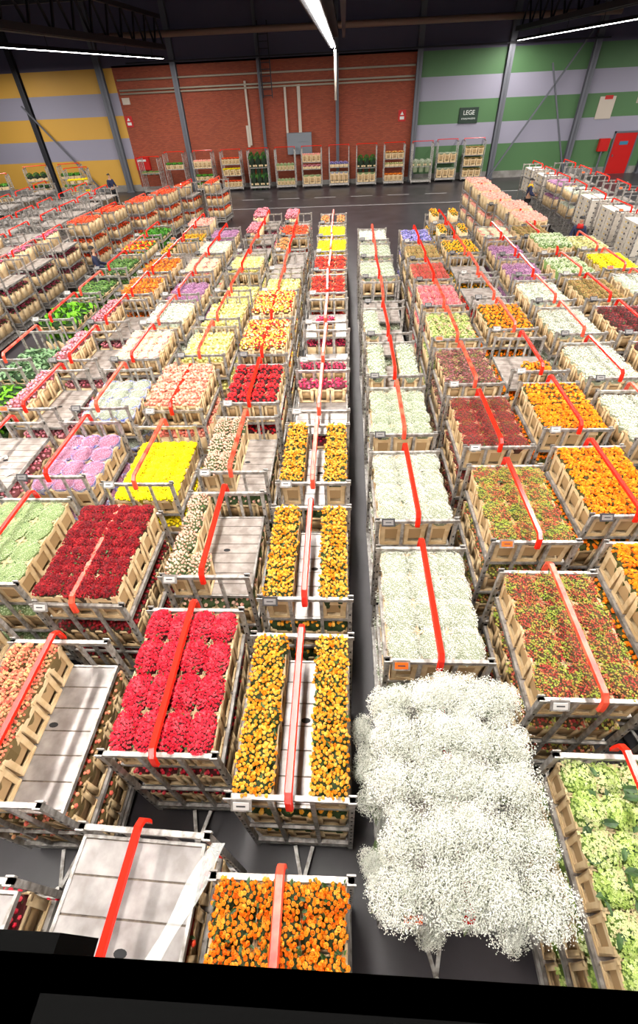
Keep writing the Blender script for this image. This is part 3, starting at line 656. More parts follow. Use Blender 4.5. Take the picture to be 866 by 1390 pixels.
for (scv, pos, rz, w, d, h, key, sq, lab, words) in far:
    c, s = math.cos(rz), math.sin(rz); R = np.array([[c, -s, 0], [s, c, 0], [0, 0, 1]])
    big = scv > far[0][0]*.25
    ck = crate_mesh(w, d, h, not big)
    put(arr(CM[ck], ['crate_ply', 'crate_ply_inner'], ('c', ck)), R, np.array(pos)+[0, 0, .002])
    bk = bed_get(key, w, d, random.randrange(3), True, sq); bl, bm, fo, fm = BM[bk]
    o = np.array(pos)+[0, 0, h+random.uniform(-.01, .01)]
    put(arr(bl, bm, ('b', bk)), R, o); put(arr(fo, fm, ('f', bk)), R, o)
me = bpy.data.meshes.new('flower_crates')
V = np.concatenate(VV); LN = np.concatenate(FS); FL = np.concatenate(FV); MI = np.concatenate(MI)
me.vertices.add(len(V)); me.vertices.foreach_set('co', V.ravel())
me.loops.add(len(FL)); me.loops.foreach_set('vertex_index', FL.astype(np.int32))
me.polygons.add(len(LN)); me.polygons.foreach_set('loop_start', np.concatenate([[0], np.cumsum(LN)[:-1]]).astype(np.int32))
for m in matl: me.materials.append(MATS[m])
me.polygons.foreach_set('material_index', MI.astype(np.int32)); me.update(calc_edges=True); me.validate()
fo_ = obj('flower_crates', me); tag(fo_, 'smaller distant crates of mixed flowers on the trolleys farther back', 'flower crates', 'distant crates', 'stuff')
print('crates', len(CR), 'far faces', len(LN))

# ------------------------------------------------------------------ rack trolleys along the far wall
YB = 37.6
def rack(x, y, rz, levels, words, h=2.15):
    RKN[words] = ['thirteenth', 'first', 'second', 'third', 'fourth', 'fifth', 'sixth', 'seventh', 'eighth', 'ninth', 'tenth', 'eleventh', 'twelfth'][(len(RKN)+1) % 13]+' brick wall' if len(RKN) < 13 else ['fourth', 'third', 'second', 'first'][len(RKN)-13]+' yellow wall'
    t = empty('rack_trolley', (x, y, 0), rz); tag(t, words, 'trolley', 'tall trolleys along the far wall')
    w = 1.36; d = .95; g = MB()
    for sx in (-w/2, w/2):
        for py in (0, d): g.bx(sx-.022, sx+.022, py-.022, py+.022, .1, h)
        g.bx(sx-.02, sx+.02, 0, d, h-.04, h)
        g.bx(sx-.015, sx+.015, d/3-.015, d/3+.015, .2, h); g.bx(sx-.015, sx+.015, 2*d/3-.015, 2*d/3+.015, .2, h)
        f = obj('side_frame', g.mesh('side_frame', ['galvanised']), t); g = MB()
    b = MB(); b.bx(-w/2, w/2, 0, d, .14, .26); obj('base_frame', b.mesh('base_frame', ['galvanised']), t)
    for sx in (-.55, .55):
        for py in (.12, d-.12): part('wheel', ME['wheel'], t, (sx, py, -.02))
    b = MB(); b.tube((-w/2, d/2, h-.02), (-w/2, d/2, h+.1), .02, 6); b.tube((w/2, d/2, h-.02), (w/2, d/2, h+.1), .02, 6); b.tube((-w/2-.015, d/2, h+.09), (w/2+.015, d/2, h+.09), .022, 6)
    obj('handle', b.mesh('handle', ['red_enamel']), t)
    for (z, key, n, ch, sq) in levels:
        if z > .3:
            b = MB(); b.bx(-w/2+.03, w/2-.03, 0, d, z-.04, z); obj('shelf', b.mesh('shelf', ['galvanised_dull']), t)
        if key:
            cw = (w-.1)/n
            for i in range(n):
                X, Y = loc2w(x, y, rz, -(w-.1)/2+(i+.5)*cw, .2)
                RK.append(((X, Y, z+.003), rz, cw*.97, .36, ch, key, sq, i, n, words))
RK = []; RKN = {}
racks = [(-13.8, [(1.25, 'leafy', 3, .06, .6), (.3, None, 0, 0, 1)], 'nearly empty tall trolley with a low tray of seedlings beside the red hose cabinet'),
 (-11.95, [(1.45, 'grassy', 3, .25, 1), (.27, None, 0, 0, 1)], 'tall trolley with pale tubs of grassy plants on its upper shelf'),
 (-9.95, [(1.45, 'blush_flat', 4, .4, 1), (.75, 'grassy', 3, .2, 1), (.27, 'grassy', 3, .2, 1)], 'tall trolley with pink topped crates above pale green plants'),
 (-7.95, [(1.6, 'vermilion', 5, .3, 1), (.95, 'yellow', 3, .35, 1), (.27, 'vermilion', 5, .3, 1)], 'tall trolley with red tulips on top and yellow flowers below'),
 (-6.05, [(1.35, 'leafy_dark', 3, .16, 3.2), (.27, 'leafy_dark', 3, .16, 3.2)], 'tall trolley packed with leafy green plants on both levels'),
 (-4.15, [(1.15, 'sage', 5, .25, 1.6), (.27, 'sage', 5, .25, 1.4)], 'tall trolley with small pale plants, right of the tall leafy plants'),
 (-2.3, [(1.55, 'blush_flat', 4, .42, .6), (1.15, 'pink', 4, .15, .8), (.27, 'sage', 3, .45, .8)], 'tall trolley with white crates on top and pink plants between'),
 (-.4, [(1.2, 'lavender', 4, .16, 1.4), (.27, 'statice', 4, .6, .6)], 'tall trolley with pale blue flowers above carton coloured crates'),
 (1.5, [(1.1, 'leafy_dark', 3, .14, 2.6), (.27, 'sage', 3, .5, .5)], 'tall trolley with a dense dark green shrub shelf'),
 (3.4, [(1.55, 'confetti', 3, .32, 1), (1.1, 'creamy', 4, .14, 1), (.27, 'tangerine', 4, .35, 1)], 'tall trolley with red and yellow flowers over a pale green shelf'),
 (5.3, [(1.05, 'gyp_sage', 3, .14, 3.), (.27, None, 0, 0, 1)], 'tall trolley with soft pale green plants on the middle shelf'),
 (7.05, [(1.15, 'gyp_sage', 3, .5, .6), (.27, 'gyp_sage', 3, .5, .6)], 'tall trolley with two shelves of three pale crates'),
 (8.85, [(1.52, 'sedum_olive', 3, .4, .7), (.9, 'sedum_olive', 3, .4, .7), (.27, 'sedum_olive', 3, .4, .7)], 'rightmost tall trolley with three shelves of three pale crates')]
for x, lv, wd in racks: rack(x, YB+(.5 if x > 6 else 0), 0, lv, wd, 2.32 if x > -13 else 2.1)
for x, y, a, key, wd in ((-20.5, 34.8, 20, 'leafy_dark', 'tall trolley of dark green plants at far left by the yellow wall'), (-18.4, 35.2, 12, 'grassy', 'tall trolley of green plants below the leftmost dark column'), (-17.0, 33.2, 15, 'yellow', 'tall trolley of dark crates with yellow flowers near the yellow wall'), (-21.5, 31.8, 20, 'grassy', 'tall trolley with green trays at the far left edge')):
    rack(x, y, math.radians(a), [(1.45, key, 3, .15, 1.4), (.8, key, 3, .2, 1.)], wd)
for (pos, rz, w, d, ch, key, sq, i, n, words) in RK:
    t = empty('plant_crate', pos, rz)
    tag(t, f"{'tub' if ch < .2 else 'crate'} of {K[key]['words']}, {['leftmost','second','third','fourth','fifth'][i]} on {'lowest' if pos[2] < .4 else 'upper' if pos[2] > 1.3 else 'middle'} shelf, {RKN[words]} rack trolley", 'flower crate', 'crates on the far wall trolleys of ' + words)
    k = crate_mesh(w, d, ch, ch < .2); part('crate', crate_mesh_data(k), t)
    bl, fo = bed_mesh(bed_get(key, w, d, 0, True, min(sq, 1.)))
    part('blooms', bl, t, (0, 0, ch), 0, (1, 1, max(1, sq))); part('foliage', fo, t, (0, 0, ch), 0, (1, 1, max(1, sq)))

# ------------------------------------------------------------------ cartons on trolleys at the right
bx = MB(); bx.bx(-.2, .2, -.3, .3, 0, .16, 0); bx.bx(-.205, .205, -.305, .305, .12, .165, 0); bx.bx(-.03, .03, -.307, -.304, .04, .09, 1); bx.bx(-.207, -.204, -.12, -.04, .04, .1, 1); bx.bx(-.207, -.204, .05, .12, .05, .09, 2)
cartm = bx.mesh('flower_carton', ['carton', 'card_dark', 'tag_yellow'])
lv = ['lowest', 'second', 'third', 'fourth', 'fifth', 'sixth', 'seventh', 'eighth', 'ninth']
for (cx, cy, z0, n, wd) in ((10.25, 17., .41, 9, 'nearest'), (10.25, 18.85, .41, 9, 'second'), (10.25, 21., .91, 6, 'third'), (10.25, 26.7, .86, 6, 'farthest'), (10.25, 28.6, .86, 6, 'rear')):
    for i in range(2):
        for j in range(2):
            for k in range(n):
                o = obj('flower_carton', cartm, None, (cx-.215+.43*i, cy+.37+.64*j, z0+.168*k), random.uniform(-.02, .02))
                tag(o, f"white flower carton, {lv[k]} in the {['front','back'][j]} {['left','right'][i]} stack, {wd} carton trolley", 'carton', 'white cartons stacked on the right hand trolleys')

# ------------------------------------------------------------------ loose bits on trays
for (x, y, z, wd) in ((-1.22, .02, 1.935, 'crumpled clear plastic sheet on the nearest bare tray'),):
    b = MB(); n = 14; V = []; F = []
    for i in range(n):
        for j in range(5):
            u = i/(n-1); V.append((x+.26-.3*(1-u)-.02+j*.03+.015*math.sin(7*u+j), y+.6*u-.02, z+.004+.012*abs(math.sin(i*1.7+j*2.1))))
    F = [(i*5+j, i*5+j+1, i*5+j+6, i*5+j+5) for i in range(n-1) for j in range(4)]
    b.add(V, F); o = obj('plastic_sheet', b.mesh('plastic_sheet', ['clear_film'])); sm = o.modifiers.new('thick', 'SOLIDIFY'); sm.thickness = .002
    tag(o, wd, 'plastic sheet')
for q, (x, y) in enumerate(((-5.3, 5.1), (-5.15, 4.95), (-5.45, 5.35))):
    b = MB(); b.box((0, 0, .01), (.14, .05, .004), 0, Matrix.Rotation(.15, 3, 'Y')); b.box((.03, .04, .012), (.05, .09, .004), 0, Matrix.Rotation(-.15, 3, 'X'))
    o = obj('paper_scrap', b.mesh('paper_scrap', ['paper_scrap']), None, (x, y, 1.702), q*1.1); tag(o, 'torn pale paper scrap on the bare board tray at left, ' + ['middle one', 'nearest one', 'farthest one'][q], 'paper scrap', 'paper scraps')

# ------------------------------------------------------------------ people
def skin(name, verts, edges, radii, mat, parent, sub=1):
    me = bpy.data.meshes.new(name); me.from_pydata(verts, edges, []); o = bpy.data.objects.new(name, me); COL.objects.link(o); o.parent = parent
    me.materials.append(MATS[mat]); m = o.modifiers.new('Skin', 'SKIN'); m.use_smooth_shade = True
    for i, r in enumerate(radii): me.skin_vertices[0].data[i].radius = (r, r*.85) if not isinstance(r, tuple) else r
    me.skin_vertices[0].data[0].use_root = True
    s = o.modifiers.new('Sub', 'SUBSURF'); s.levels = sub; s.render_levels = sub
    return o
def person(x, y, rz, label, top, legs='black_cloth', collar=None, arms=.45, crouch=0.):
    t = empty('person', (x, y, 0), rz); tag(t, label, 'person')
    z = -crouch
    J = [(0, 0, .95+z), (0, 0, 1.15+z), (0, -.02, 1.38+z), (0, -.02, 1.5+z), (0, -.03, 1.58+z), (0, -.035, 1.68+z)]
    R = [.13, .125, .15, .055, .06, .095]; E = [(0, 1), (1, 2), (2, 3), (3, 4), (4, 5)]
    for s in (-1, 1):
        b = len(J); J += [(s*.17, 0, 1.4+z), (s*.25, -.06, 1.14+z), (s*.2, -.06-arms*.5, 1.06+z), (s*.17, -.06-arms*.5-.09, 1.05+z)]; R += [.065, .048, .036, .03]; E += [(2, b), (b, b+1), (b+1, b+2), (b+2, b+3)]
        for f in range(4): J.append((s*.17+(f-1.5)*.022, -.06-arms*.5-.15+.01*abs(f-1.5), 1.04+z)); R.append(.01); E.append((b+3, len(J)-1))
        J.append((s*.17-s*.05, -.06-arms*.5-.11, 1.06+z)); R.append(.011); E.append((b+3, len(J)-1))
        b = len(J); J += [(s*.1, 0, .86+z), (s*.12, -.02-crouch*.5, .5+z*.5), (s*.12, .02, .1), (s*.12, -.12, .04)]; R += [.095, .065, .05, .04]; E += [(0, b), (b, b+1), (b+1, b+2), (b+2, b+3)]
    skin('body', J, E, R, 'skin', t, 2)
    J2 = [(0, 0, .93+z), (0, 0, 1.16+z), (0, -.02, 1.38+z), (0, -.02, 1.49+z)]; R2 = [.165, .155, .175, .075]; E2 = [(0, 1), (1, 2), (2, 3)]
    for s in (-1, 1):
        b = len(J2); J2 += [(s*.18, 0, 1.4+z), (s*.26, -.06, 1.13+z), (s*.205, -.05-arms*.5, 1.06+z)]; R2 += [.085, .068, .055]; E2 += [(2, b), (b, b+1), (b+1, b+2)]
    skin('jacket', J2, E2, R2, top, t, 2)
    J3 = [(0, 0, .9+z)]; R3 = [.15]; E3 = []
    for s in (-1, 1):
        b = len(J3); J3 += [(s*.1, 0, .83+z), (s*.12, -.02-crouch*.5, .5+z*.5), (s*.12, .02, .1)]; R3 += [.11, .085, .07]; E3 += [(0, b), (b, b+1), (b+1, b+2)]
    skin('trousers', J3, E3, R3, legs, t, 2)
    b = MB(); V = []; F = []
    for L in range(6):
        for k in range(12):
            e = .1+L*.28; a = 2*PI*k/12; V.append((.1*math.cos(e)*math.cos(a), .01+.112*math.cos(e)*math.sin(a), 1.69+z+.1*math.sin(e)))
    for L in range(5):
        for k in range(12): F.append((L*12+k, L*12+(k+1) % 12, L*12+12+(k+1) % 12, L*12+12+k))
    F.append(tuple(range(60, 72))); b.add(V, F); obj('hair', b.mesh('hair', ['dark_hair'], True), t)
    f = MB()
    for s in (-1, 1): f.box((s*.032, -.122, 1.685+z), (.02, .01, .01), 0)
    f.box((0, -.12, 1.625+z), (.045, .008, .008), 1); f.box((0, -.13, 1.655+z), (.02, .03, .03), 2)
    obj('face_features', f.mesh('face_features', ['dark_hair', 'red_cloth', 'skin']), t)
    for s in (-1, 1):
        b = MB(); b.bx(s*.12-.045, s*.12+.045, -.2, .09, 0, .07); obj('shoe', b.mesh('shoe', ['shoe_black']), t)
    if collar:
        b = MB(); b.tube((0, -.01, 1.4+z), (0, -.02, 1.53+z), .15, 12, 0, .085); obj('collar', b.mesh('collar', [collar], True), t)
    return t
person(-9.2, 17.3, math.radians(110), 'person in dark jacket leaning towards the green plants in the left aisle', 'navy_cloth', arms=.6)
person(9.4, 27.2, math.radians(80), 'person in navy jacket with yellow collar walking beyond the pink crates', 'navy_cloth', collar='yellow_cloth')
person(8.85, 19.3, math.radians(-10), 'person in dark jacket over a red top between the right hand trolleys', 'navy_cloth', collar='red_cloth')
person(-15.4, 34.3, math.radians(60), 'person in dark navy clothes near the yellow striped wall', 'navy_cloth')
person(-15.0, 30.6, math.radians(-60), 'person in a red jacket near the yellow striped wall', 'red_cloth')

# ------------------------------------------------------------------ hall
def wave_floor():
    m, nt, b = newmat('asphalt'); b.inputs['Roughness'].default_value = .36
    tc = nt.nodes.new('ShaderNodeTexCoord'); n = nt.nodes.new('ShaderNodeTexNoise'); n.inputs['Scale'].default_value = 1.2; n.inputs['Detail'].default_value = 8
    r = nt.nodes.new('ShaderNodeValToRGB'); r.color_ramp.elements[0].position = .3; r.color_ramp.elements[1].position = .75
    r.color_ramp.elements[0].color = (*lin((46, 42, 45)), 1); r.color_ramp.elements[1].color = (*lin((68, 63, 67)), 1)
    nt.links.new(tc.outputs['Object'], n.inputs['Vector']); nt.links.new(n.outputs['Fac'], r.inputs['Fac']); nt.links.new(r.outputs[0], b.inputs['Base Color'])
wave_floor()
def brick():
    m, nt, b = newmat('brick'); b.inputs['Roughness'].default_value = .85
    tc = nt.nodes.new('ShaderNodeTexCoord'); mp = nt.nodes.new('ShaderNodeMapping'); mp.inputs['Rotation'].default_value = (PI/2, 0, 0)
    br = nt.nodes.new('ShaderNodeTexBrick'); br.inputs['Scale'].default_value = 1
    br.inputs['Brick Width'].default_value = .22; br.inputs['Row Height'].default_value = .065; br.inputs['Mortar Size'].default_value = .008
    br.inputs['Color1'].default_value = (*lin((172, 82, 54)), 1); br.inputs['Color2'].default_value = (*lin((150, 66, 44)), 1); br.inputs['Mortar'].default_value = (*lin((120, 74, 58)), 1)
    n = nt.nodes.new('ShaderNodeTexNoise'); n.inputs['Scale'].default_value = .5; n.inputs['Detail'].default_value = 6
    mx = nt.nodes.new('ShaderNodeMix'); mx.data_type = 'RGBA'; mx.blend_type = 'MULTIPLY'; mx.inputs[0].default_value = .2
    nt.links.new(tc.outputs['Object'], mp.inputs[0]); nt.links.new(mp.outputs[0], br.inputs['Vector']); nt.links.new(tc.outputs['Object'], n.inputs['Vector'])
    nt.links.new(br.outputs['Color'], mx.inputs[6]); nt.links.new(n.outputs['Color'], mx.inputs[7]); nt.links.new(mx.outputs[2], b.inputs['Base Color'])
brick()
plain('stripe_yellow', (206, 158, 66), .6); plain('stripe_green', (76, 114, 72), .6); plain('stripe_grey', (148, 145, 162), .6); plain('panel_upper', (84, 80, 102), .6)
plain('concrete', (150, 146, 142), .8, c2=(124, 120, 116), nscale=2); plain('steel_column', (104, 106, 114), .45, .3); plain('dark_steel', (44, 44, 50), .6, .2)
plain('roof_dark', (40, 40, 48), .8); plain('pipe_brown', (150, 122, 104), .5); plain('pipe_pale', (196, 184, 170), .5); plain('door_red', (190, 22, 18), .4); plain('sign_green', (22, 46, 34), .5)
plain('sign_white', (220, 224, 220), .5); plain('white_line', (170, 168, 168), .6); plain('gallery_black', (5, 5, 5), .9, spec=.05); plain('cabinet_grey', (120, 126, 134), .5); plain('conduit', (170, 160, 142), .5)
YW = 39.
b = MB(); b.bx(-45, 45, -20, YW+.4, -.2, 0); struct('floor', b, ['asphalt'])
b = MB()
b.bx(-15.2, 4.7, YW, YW+.3, 0, 6.95, 0)
b.bx(-15.2, 4.7, YW-.03, YW, 0, .28, 5)
edges = [0, .42, 2.0, 3.2, 4.43, 5.62, 6.85]
for k, m in enumerate([5, 1, 3, 1, 3, 1]): b.bx(4.7, 45, YW, YW+.3, edges[k], edges[k+1], {1: 2}.get(m, m))
for k, m in enumerate([5, 1, 3, 1, 3, 1]): b.bx(-45, -15.2, YW, YW+.3, edges[k], edges[k+1], m)
b.bx(-45, 45, YW, YW+.3, 6.85, 11, 4)
struct('wall_back', b, ['brick', 'stripe_yellow', 'stripe_green', 'stripe_grey', 'panel_upper', 'concrete'])
b = MB(); b.bx(-45, 45, -20, YW+.4, 11, 11.2); struct('ceiling', b, ['roof_dark'])
b = MB(); b.bx(-45.3, -45, -20, YW+.4, 0, 11.2); struct('wall_left', b, ['stripe_grey'])
b = MB(); b.bx(45, 45.3, -20, YW+.4, 0, 11.2); struct('wall_right', b, ['stripe_grey'])
# columns against the wall
for q, (x, w) in enumerate(((-21.6, .34), (-16., .42), (-11.06, .34), (-5.55, .16), (-.5, .2), (4.72, .34), (10.3, .36), (15.45, .36), (20.6, .34))):
    b = MB(); y1 = YW-.02; y0 = y1-.3
    b.bx(x-w/2, x+w/2, y0, y0+.03, 0, 10.9); b.bx(x-w/2, x+w/2, y1-.03, y1, 0, 10.9); b.bx(x-.012, x+.012, y0, y1, 0, 10.9); b.bx(x-w/2-.08, x+w/2+.08, y0-.05, y1, 0, .06)
    o = obj('steel_column', b.mesh('steel_column', ['steel_column' if x > -11.5 or q == 1 else 'dark_steel'])); tag(o, ['leftmost dark steel column against the yellow and grey stripes', 'steel column where yellow stripes meet brick', 'steel column on the left part of the brick wall', 'thin steel column beside the cage ladder on brick', 'slim steel column in the middle of the brick wall', 'steel column where brick meets green stripes', 'steel column right of the green notice board', 'steel column left of the red door', 'steel column at the far right'][q], 'column', 'columns along the far wall')
def brace(p, q, label):
    b = MB(); b.bar(p, q, .09, .09); o = obj('diagonal_brace', b.mesh('diagonal_brace', ['steel_column'])); tag(o, label, 'brace', 'diagonal wall braces')
yb = YW-.46
brace((10.15, yb, .05), (14.9, yb, 7.4), 'long diagonal brace rising right from the column beside the notice board')
brace((15.4, yb, .05), (12.9, yb, 6.0), 'short diagonal brace leaning left towards the rightmost visible column')
brace((-21.9, yb, 5.2), (-17.95, yb, .05), 'diagonal brace falling right across the yellow stripes')
# trusses and beams
def truss(p0, p1, h, n, label, grp):
    b = MB(); p0 = Vector(p0); p1 = Vector(p1); U = Vector((0, 0, h))
    b.bar(p0, p1, .16, .16); b.bar(p0+U, p1+U, .18, .18)
    for k in range(n):
        a = p0.lerp(p1, k/n); c = p0.lerp(p1, (k+.5)/n); e = p0.lerp(p1, (k+1)/n)
        b.bar(a, c+U, .08, .08); b.bar(c+U, e, .08, .08)
    o = obj('roof_truss', b.mesh('roof_truss', ['dark_steel'])); tag(o, label, 'roof truss', grp)
for q, (x, y1) in enumerate(((-10.75, 36.5), (-.1, 34.5), (10.4, 38.2))):
    truss((x+.05, -8, 7.55), (x+.05, y1, 7.55), 1.3, 26, 'dark lengthwise roof truss above the ' + ['left', 'middle', 'right'][q] + ' light strip', 'lengthwise roof trusses')
for q, y in enumerate((24., 31.)):
    truss((-32, y, 9.2), (32, y, 9.2), 1.3, 30, 'dark crosswise roof truss ' + ['nearer the viewer', 'nearer the far wall'][q], 'crosswise roof trusses')
b = MB(); b.tube((-15.3, YW-.95, 8.25), (16, YW-.95, 8.1), .16, 12); o = obj('overhead_duct', b.mesh('overhead_duct', ['pipe_brown'], True)); tag(o, 'long brownish duct running along the top of the far wall', 'duct')
b = MB(); b.bx(-14, 16, YW-.52, YW-.36, 6.98, 7.06); o = obj('cable_tray', b.mesh('cable_tray', ['dark_steel'])); tag(o, 'thin dark cable tray along the top edge of the brick wall', 'cable tray')
b = MB()
for z in (5.55, 5.72, 6.24): b.tube((-15., YW-.12, z), (4.5, YW-.12, z), .05, 8); 
o = obj('wall_pipes', b.mesh('wall_pipes', ['conduit'], True)); tag(o, 'set of three horizontal pipes across the brick wall', 'pipes')
def conduit(x, z0, z1, w, label, mat='pipe_pale'):
    b = MB(); b.bx(x-w/2, x+w/2, YW-.14, YW-.02, z0, z1); o = obj('wall_conduit', b.mesh('wall_conduit', [mat])); tag(o, label, 'conduit', 'vertical conduits on the brick wall')
    return o
conduit(-6.55, 2.5, 5.9, .13, 'pale vertical conduit on brick left of the ladder')
b = MB(); b.bx(-6.8, -6.64, YW-.1, YW-.015, 2.4, 3.6); o = obj('meter_board', b.mesh('meter_board', ['pipe_pale'])); tag(o, 'narrow pale board at the foot of the left conduit', 'board')
conduit(-3.95, 3.1, 5.6, .14, 'left one of the pale conduit pair above the grey cabinet'); conduit(-3.05, 3.1, 5.6, .2, 'wider right one of the conduit pair above the grey cabinet')
b = MB(); b.bx(-4.0, -2.3, YW-.35, YW-.01, 1.9, 3.1); b.bx(-3.2, -2.5, YW-.37, YW-.35, 2.6, 2.63); o = obj('electrical_cabinet', b.mesh('electrical_cabinet', ['cabinet_grey'])); tag(o, 'grey electrical cabinet on the brick wall', 'cabinet')
b = MB()
for x in (-5.35, -4.75): b.bx(x-.03, x+.03, YW-.5, YW-.44, 5.0, 8.6)
for k in range(11): b.bx(-5.35, -4.75, YW-.49, YW-.45, 5.1+k*.32, 5.14+k*.32)
o = obj('wall_ladder', b.mesh('wall_ladder', ['dark_steel'])); tag(o, 'dark ladder high on the brick wall', 'ladder')
b = MB(); b.tube((-.52, 33.6, 7.), (-.52, 33.6, 4.9), .07, 10); o = obj('drop_pipe', b.mesh('drop_pipe', ['pipe_pale'], True)); tag(o, 'pale pipe hanging below the end of the middle light strip', 'pipe')
b = MB(); b.tube((15.2, 31, 8.4), (15.2, 31, 4.3), .1, 10); o = obj('drop_pipe', b.mesh('drop_pipe', ['pipe_pale'], True)); tag(o, 'pale pipe hanging near the right edge', 'pipe')
# notice board
t = empty('notice_board', (8.27, YW-.06, 3.6)); tag(t, 'dark green notice board reading LEGE on the green stripe', 'sign')
b = MB(); b.bx(-.62, .62, -.03, .05, -.42, .42); obj('board', b.mesh('board', ['sign_green']), t)
def text(s, size, loc, mat, parent, rx=PI/2, name='lettering'):
    cu = bpy.data.curves.new(name, 'FONT'); cu.body = s; cu.size = size; cu.align_x = 'CENTER'; cu.align_y = 'CENTER'; cu.extrude = .004
    o = bpy.data.objects.new(name, cu); COL.objects.link(o); o.location = loc; o.rotation_euler = (rx, 0, 0); cu.materials.append(MATS[mat]); o.parent = parent
    dg = bpy.context.evaluated_depsgraph_get(); me = bpy.data.meshes.new_from_object(o.evaluated_get(dg)); COL.objects.unlink(o)
    n = obj(name, me, parent, loc); n.rotation_euler = (rx, 0, 0); return n
text('LEGE', .34, (0, -.04, .14), 'sign_white', t); text('STAPELWAGENS', .125, (0, -.04, -.17), 'sign_white', t)
# red door and fire equipment
b = MB(); b.bx(18.35, 19.75, YW-.06, YW+.05, 0, 2.3, 0); b.bx(18.25, 18.35, YW-.08, YW+.05, 0, 2.4, 1); b.bx(19.75, 19.85, YW-.08, YW+.05, 0, 2.4, 1); b.bx(18.25, 19.85, YW-.08, YW+.05, 2.3, 2.4, 1)
d_ = struct('door_1', b, ['door_red', 'steel_column']); bb = MB(); bb.bx(18.75, 19.3, YW-.08, YW-.06, 1.65, 1.85); obj('door_sign', bb.mesh('door_sign', ['blue_rail']), d_); bb = MB(); bb.bx(18.5, 18.56, YW-.12, YW-.06, 1., 1.12); obj('door_handle', bb.mesh('door_handle', ['steel_column']), d_)
b = MB(); b.bx(17.35, 18., YW-.28, YW-.02, 1.35, 2.05, 0); b.bx(17.45, 17.9, YW-.29, YW-.28, 1.45, 1.95, 0); b.tube((17.65, YW-.2, .1), (17.65, YW-.2, 1.4), .07, 8, 1)
o = obj('fire_extinguisher_box', b.mesh('fire_extinguisher_box', ['door_red', 'steel_column'])); tag(o, 'red fire cabinet on a post left of the red door', 'fire cabinet')
b = MB(); b.bx(-15.1, -14.1, YW-.3, YW-.02, 1.35, 2.1, 0); b.bx(-14.95, -14.3, YW-.31, YW-.3, 1.85, 1.97, 1); o = obj('fire_hose_cabinet', b.mesh('fire_hose_cabinet', ['door_red', 'sign_white'])); tag(o, 'red fire hose cabinet at the left end of the brick wall', 'fire cabinet')
for (x, z, lab) in ((-14.9, 4.1, 'small red and white fire sign on the left brick wall'), (3.85, 3.75, 'small red and white fire sign on the right brick wall')):
    b = MB(); b.bx(x-.25, x+.25, YW-.05, YW-.01, z-.3, z+.3, 0); b.prism([(x-.12, z+.04), (x+.1, z+.04), (x, z+.22)], YW-.056, YW-.05, 1); b.bx(x-.14, x+.14, YW-.056, YW-.05, z-.2, z-.04, 1)
    o = obj('fire_sign', b.mesh('fire_sign', ['door_red', 'sign_white'])); tag(o, lab, 'sign', 'fire signs')
b = MB(); b.bx(16.6, 17.6, YW-.05, YW-.01, 3.1, 4.25, 0); b.bx(16.9, 17.4, YW-.06, YW-.05, 4.1, 4.3, 1); o = obj('wall_poster', b.mesh('wall_poster', ['pipe_pale', 'door_red'])); tag(o, 'pale site plan with a red heading right of the braces', 'poster')
b = MB(); b.bx(-15.0, -14.5, YW-.1, YW-.01, 5.0, 5.35); o = obj('junction_box', b.mesh('junction_box', ['pipe_pale'])); tag(o, 'small pale junction box high on the left of the brick wall', 'box')
# painted floor lines
b = MB()
for k in range(14): b.bx(-14+k*2.4, -12.6+k*2.4, 34.3, 34.4, 0, .004)
o = struct('trim_1', b, ['white_line'])
b = MB(); b.bx(-20, 20, 31.6, 31.68, 0, .004); struct('trim_2', b, ['white_line'])
# light strips
m, nt, b_ = newmat('tube_glow'); b_.inputs['Emission Color'].default_value = (1, .955, .9, 1); b_.inputs['Emission Strength'].default_value = 30; b_.inputs['Base Color'].default_value = (1, 1, 1, 1)
def strip(x, y0, y1, z, label, dx=0):
    t = empty('light_strip', (x, y0, z)); tag(t, label, 'lamp', 'ceiling light strips')
    b = MB(); L = y1-y0; b.prism([(-.2, 0), (-.09, .12), (.09, .12), (.2, 0), (.17, 0), (.07, .09), (-.07, .09), (-.17, 0)], 0, L); obj('housing', b.mesh('housing', ['dark_steel']), t)
    b = MB()
    k = 0.
    while k < L-.1:
        e = min(k+2.35, L)
        for xx in (-.07, .07): b.tube((xx, k+.05, .035), (xx, e-.03, .035), .034, 8)
        k += 2.4
    o = obj('fluorescent_tubes', b.mesh('fluorescent_tubes', ['tube_glow'], True), t); o['label'] = 'glowing white tubes'
    b = MB(); b.bx(-.3, .3, 0, L, .42, .62); obj('girder_cover', b.mesh('girder_cover', ['dark_steel']), t)
    b = MB()
    for k in range(int(L//4)+1): b.bx(-.01, .01, k*4+.2, k*4+.22, .12, .42)
    obj('hanger', b.mesh('hanger', ['dark_steel']), t)
strip(-10.8, -14, 36, 7.07, 'long ceiling light strip at upper left of the picture')
strip(-.62, -14, 33.9, 7.07, 'long ceiling light strip at top centre of the picture')
strip(10.4, -14, 38, 7.07, 'long ceiling light strip at upper right of the picture')
strip(-5.6, -14, 9, 7.07, 'short light strip overhead between the left and centre strips')
strip(5., -14, 9, 7.07, 'short light strip overhead between the centre and right strips')
strip(-21.5, 0, 36, 7.07, 'light strip far to the left outside the picture'); strip(21.5, 0, 36, 7.07, 'light strip far to the right outside the picture')
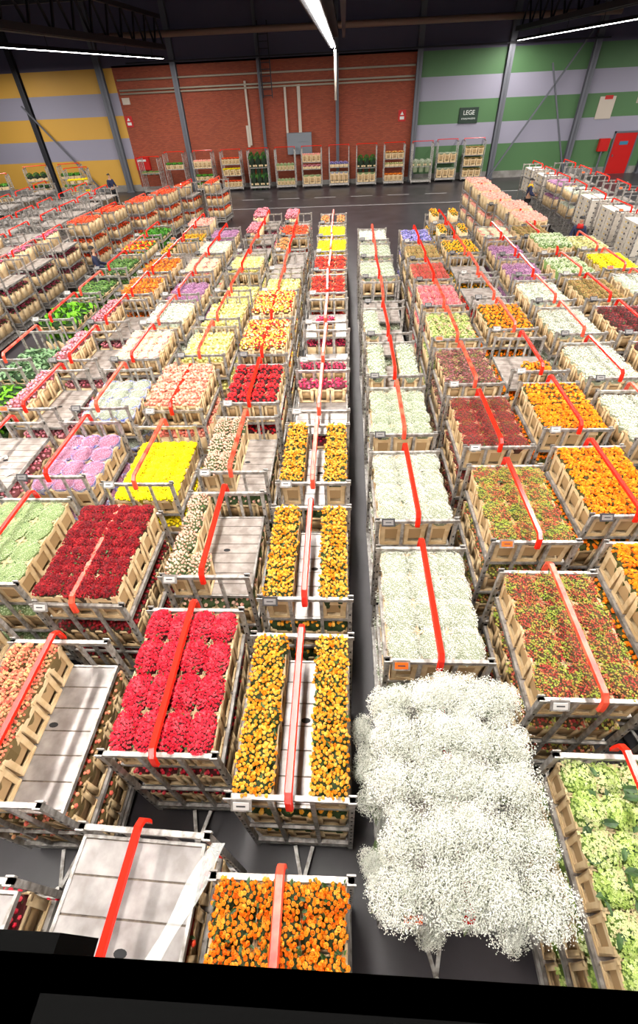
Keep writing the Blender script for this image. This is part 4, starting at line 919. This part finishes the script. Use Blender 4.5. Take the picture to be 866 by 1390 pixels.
# viewing gallery under and behind the camera
b = MB(); b.bx(-16, 16, -3., .0, 4.42, 4.6); b.bx(-16, 16, -.06, 0, 4.3, 4.6); g = struct('trim_3', b, ['gallery_black'])
b = MB()
for k in range(-8, 9): b.bx(k*2-1.02, k*2-.98, -.34, -.3, 4.6, 5.6)
b.bx(-16, 16, -.35, -.29, 5.56, 5.62); b.bx(-16, 16, -.33, -.31, 4.75, 5.5); obj('railing', b.mesh('railing', ['gallery_black']), g)
b = MB(); b.bx(-1.6, -.68, -.4, .035, 4.35, 4.6); obj('bracket', b.mesh('bracket', ['gallery_black']), g)

# ------------------------------------------------------------------ lights
def area(x, y, z, sx, sy, p, rot=(0, 0, 0), c=(1, .96, .9)):
    l = bpy.data.lights.new('strip_light', 'AREA'); l.shape = 'RECTANGLE'; l.size = sx; l.size_y = sy; l.energy = p; l.color = c
    o = bpy.data.objects.new('strip_light', l); COL.objects.link(o); o.location = (x, y, z); o.rotation_euler = rot
for x, y0, y1, p in ((-10.8, -14, 36, 1), (-.62, -14, 33.9, 1), (10.4, -14, 38, 1), (-5.6, -14, 9, 1.0), (5., -14, 9, 1.0), (-21.5, 0, 36, 1), (21.5, 0, 36, 1)):
    area(x, (y0+y1)/2, 7.04, .34, y1-y0, 95*(y1-y0)*p)
w = bpy.data.worlds.new('World'); SC.world = w; w.use_nodes = True
w.node_tree.nodes['Background'].inputs['Color'].default_value = (.9, .93, 1, 1); w.node_tree.nodes['Background'].inputs['Strength'].default_value = .3

# ------------------------------------------------------------------ camera
f = 607.69
R = np.array([[.9983455, 0., -.05750003], [.04255908, -.67243349, .73893296], [-.03866495, -.74015755, -.67132096]])  # rows: world X, Y, Z in image axes (right, down, forward)
right = Vector(R[:, 0]); up = -Vector(R[:, 1]); back = -Vector(R[:, 2])
M = Matrix((right, up, back)).transposed().to_4x4(); M.translation = CAMP
cd = bpy.data.cameras.new('camera'); cam = bpy.data.objects.new('camera', cd); COL.objects.link(cam); cam.matrix_world = M
cd.sensor_fit = 'VERTICAL'; cd.sensor_height = 36; cd.lens = f/1390*36; cd.shift_y = -45/1390; cd.clip_start = .05; cd.clip_end = 200
SC.camera = cam
vs = SC.view_settings; vs.view_transform = 'Standard'; vs.look = 'None'; vs.exposure = -.42; vs.gamma = 1; vs.use_curve_mapping = False
SC.cycles.use_adaptive_sampling = True; SC.cycles.max_bounces = 5
for n in NW: print('LABEL LEN', n)
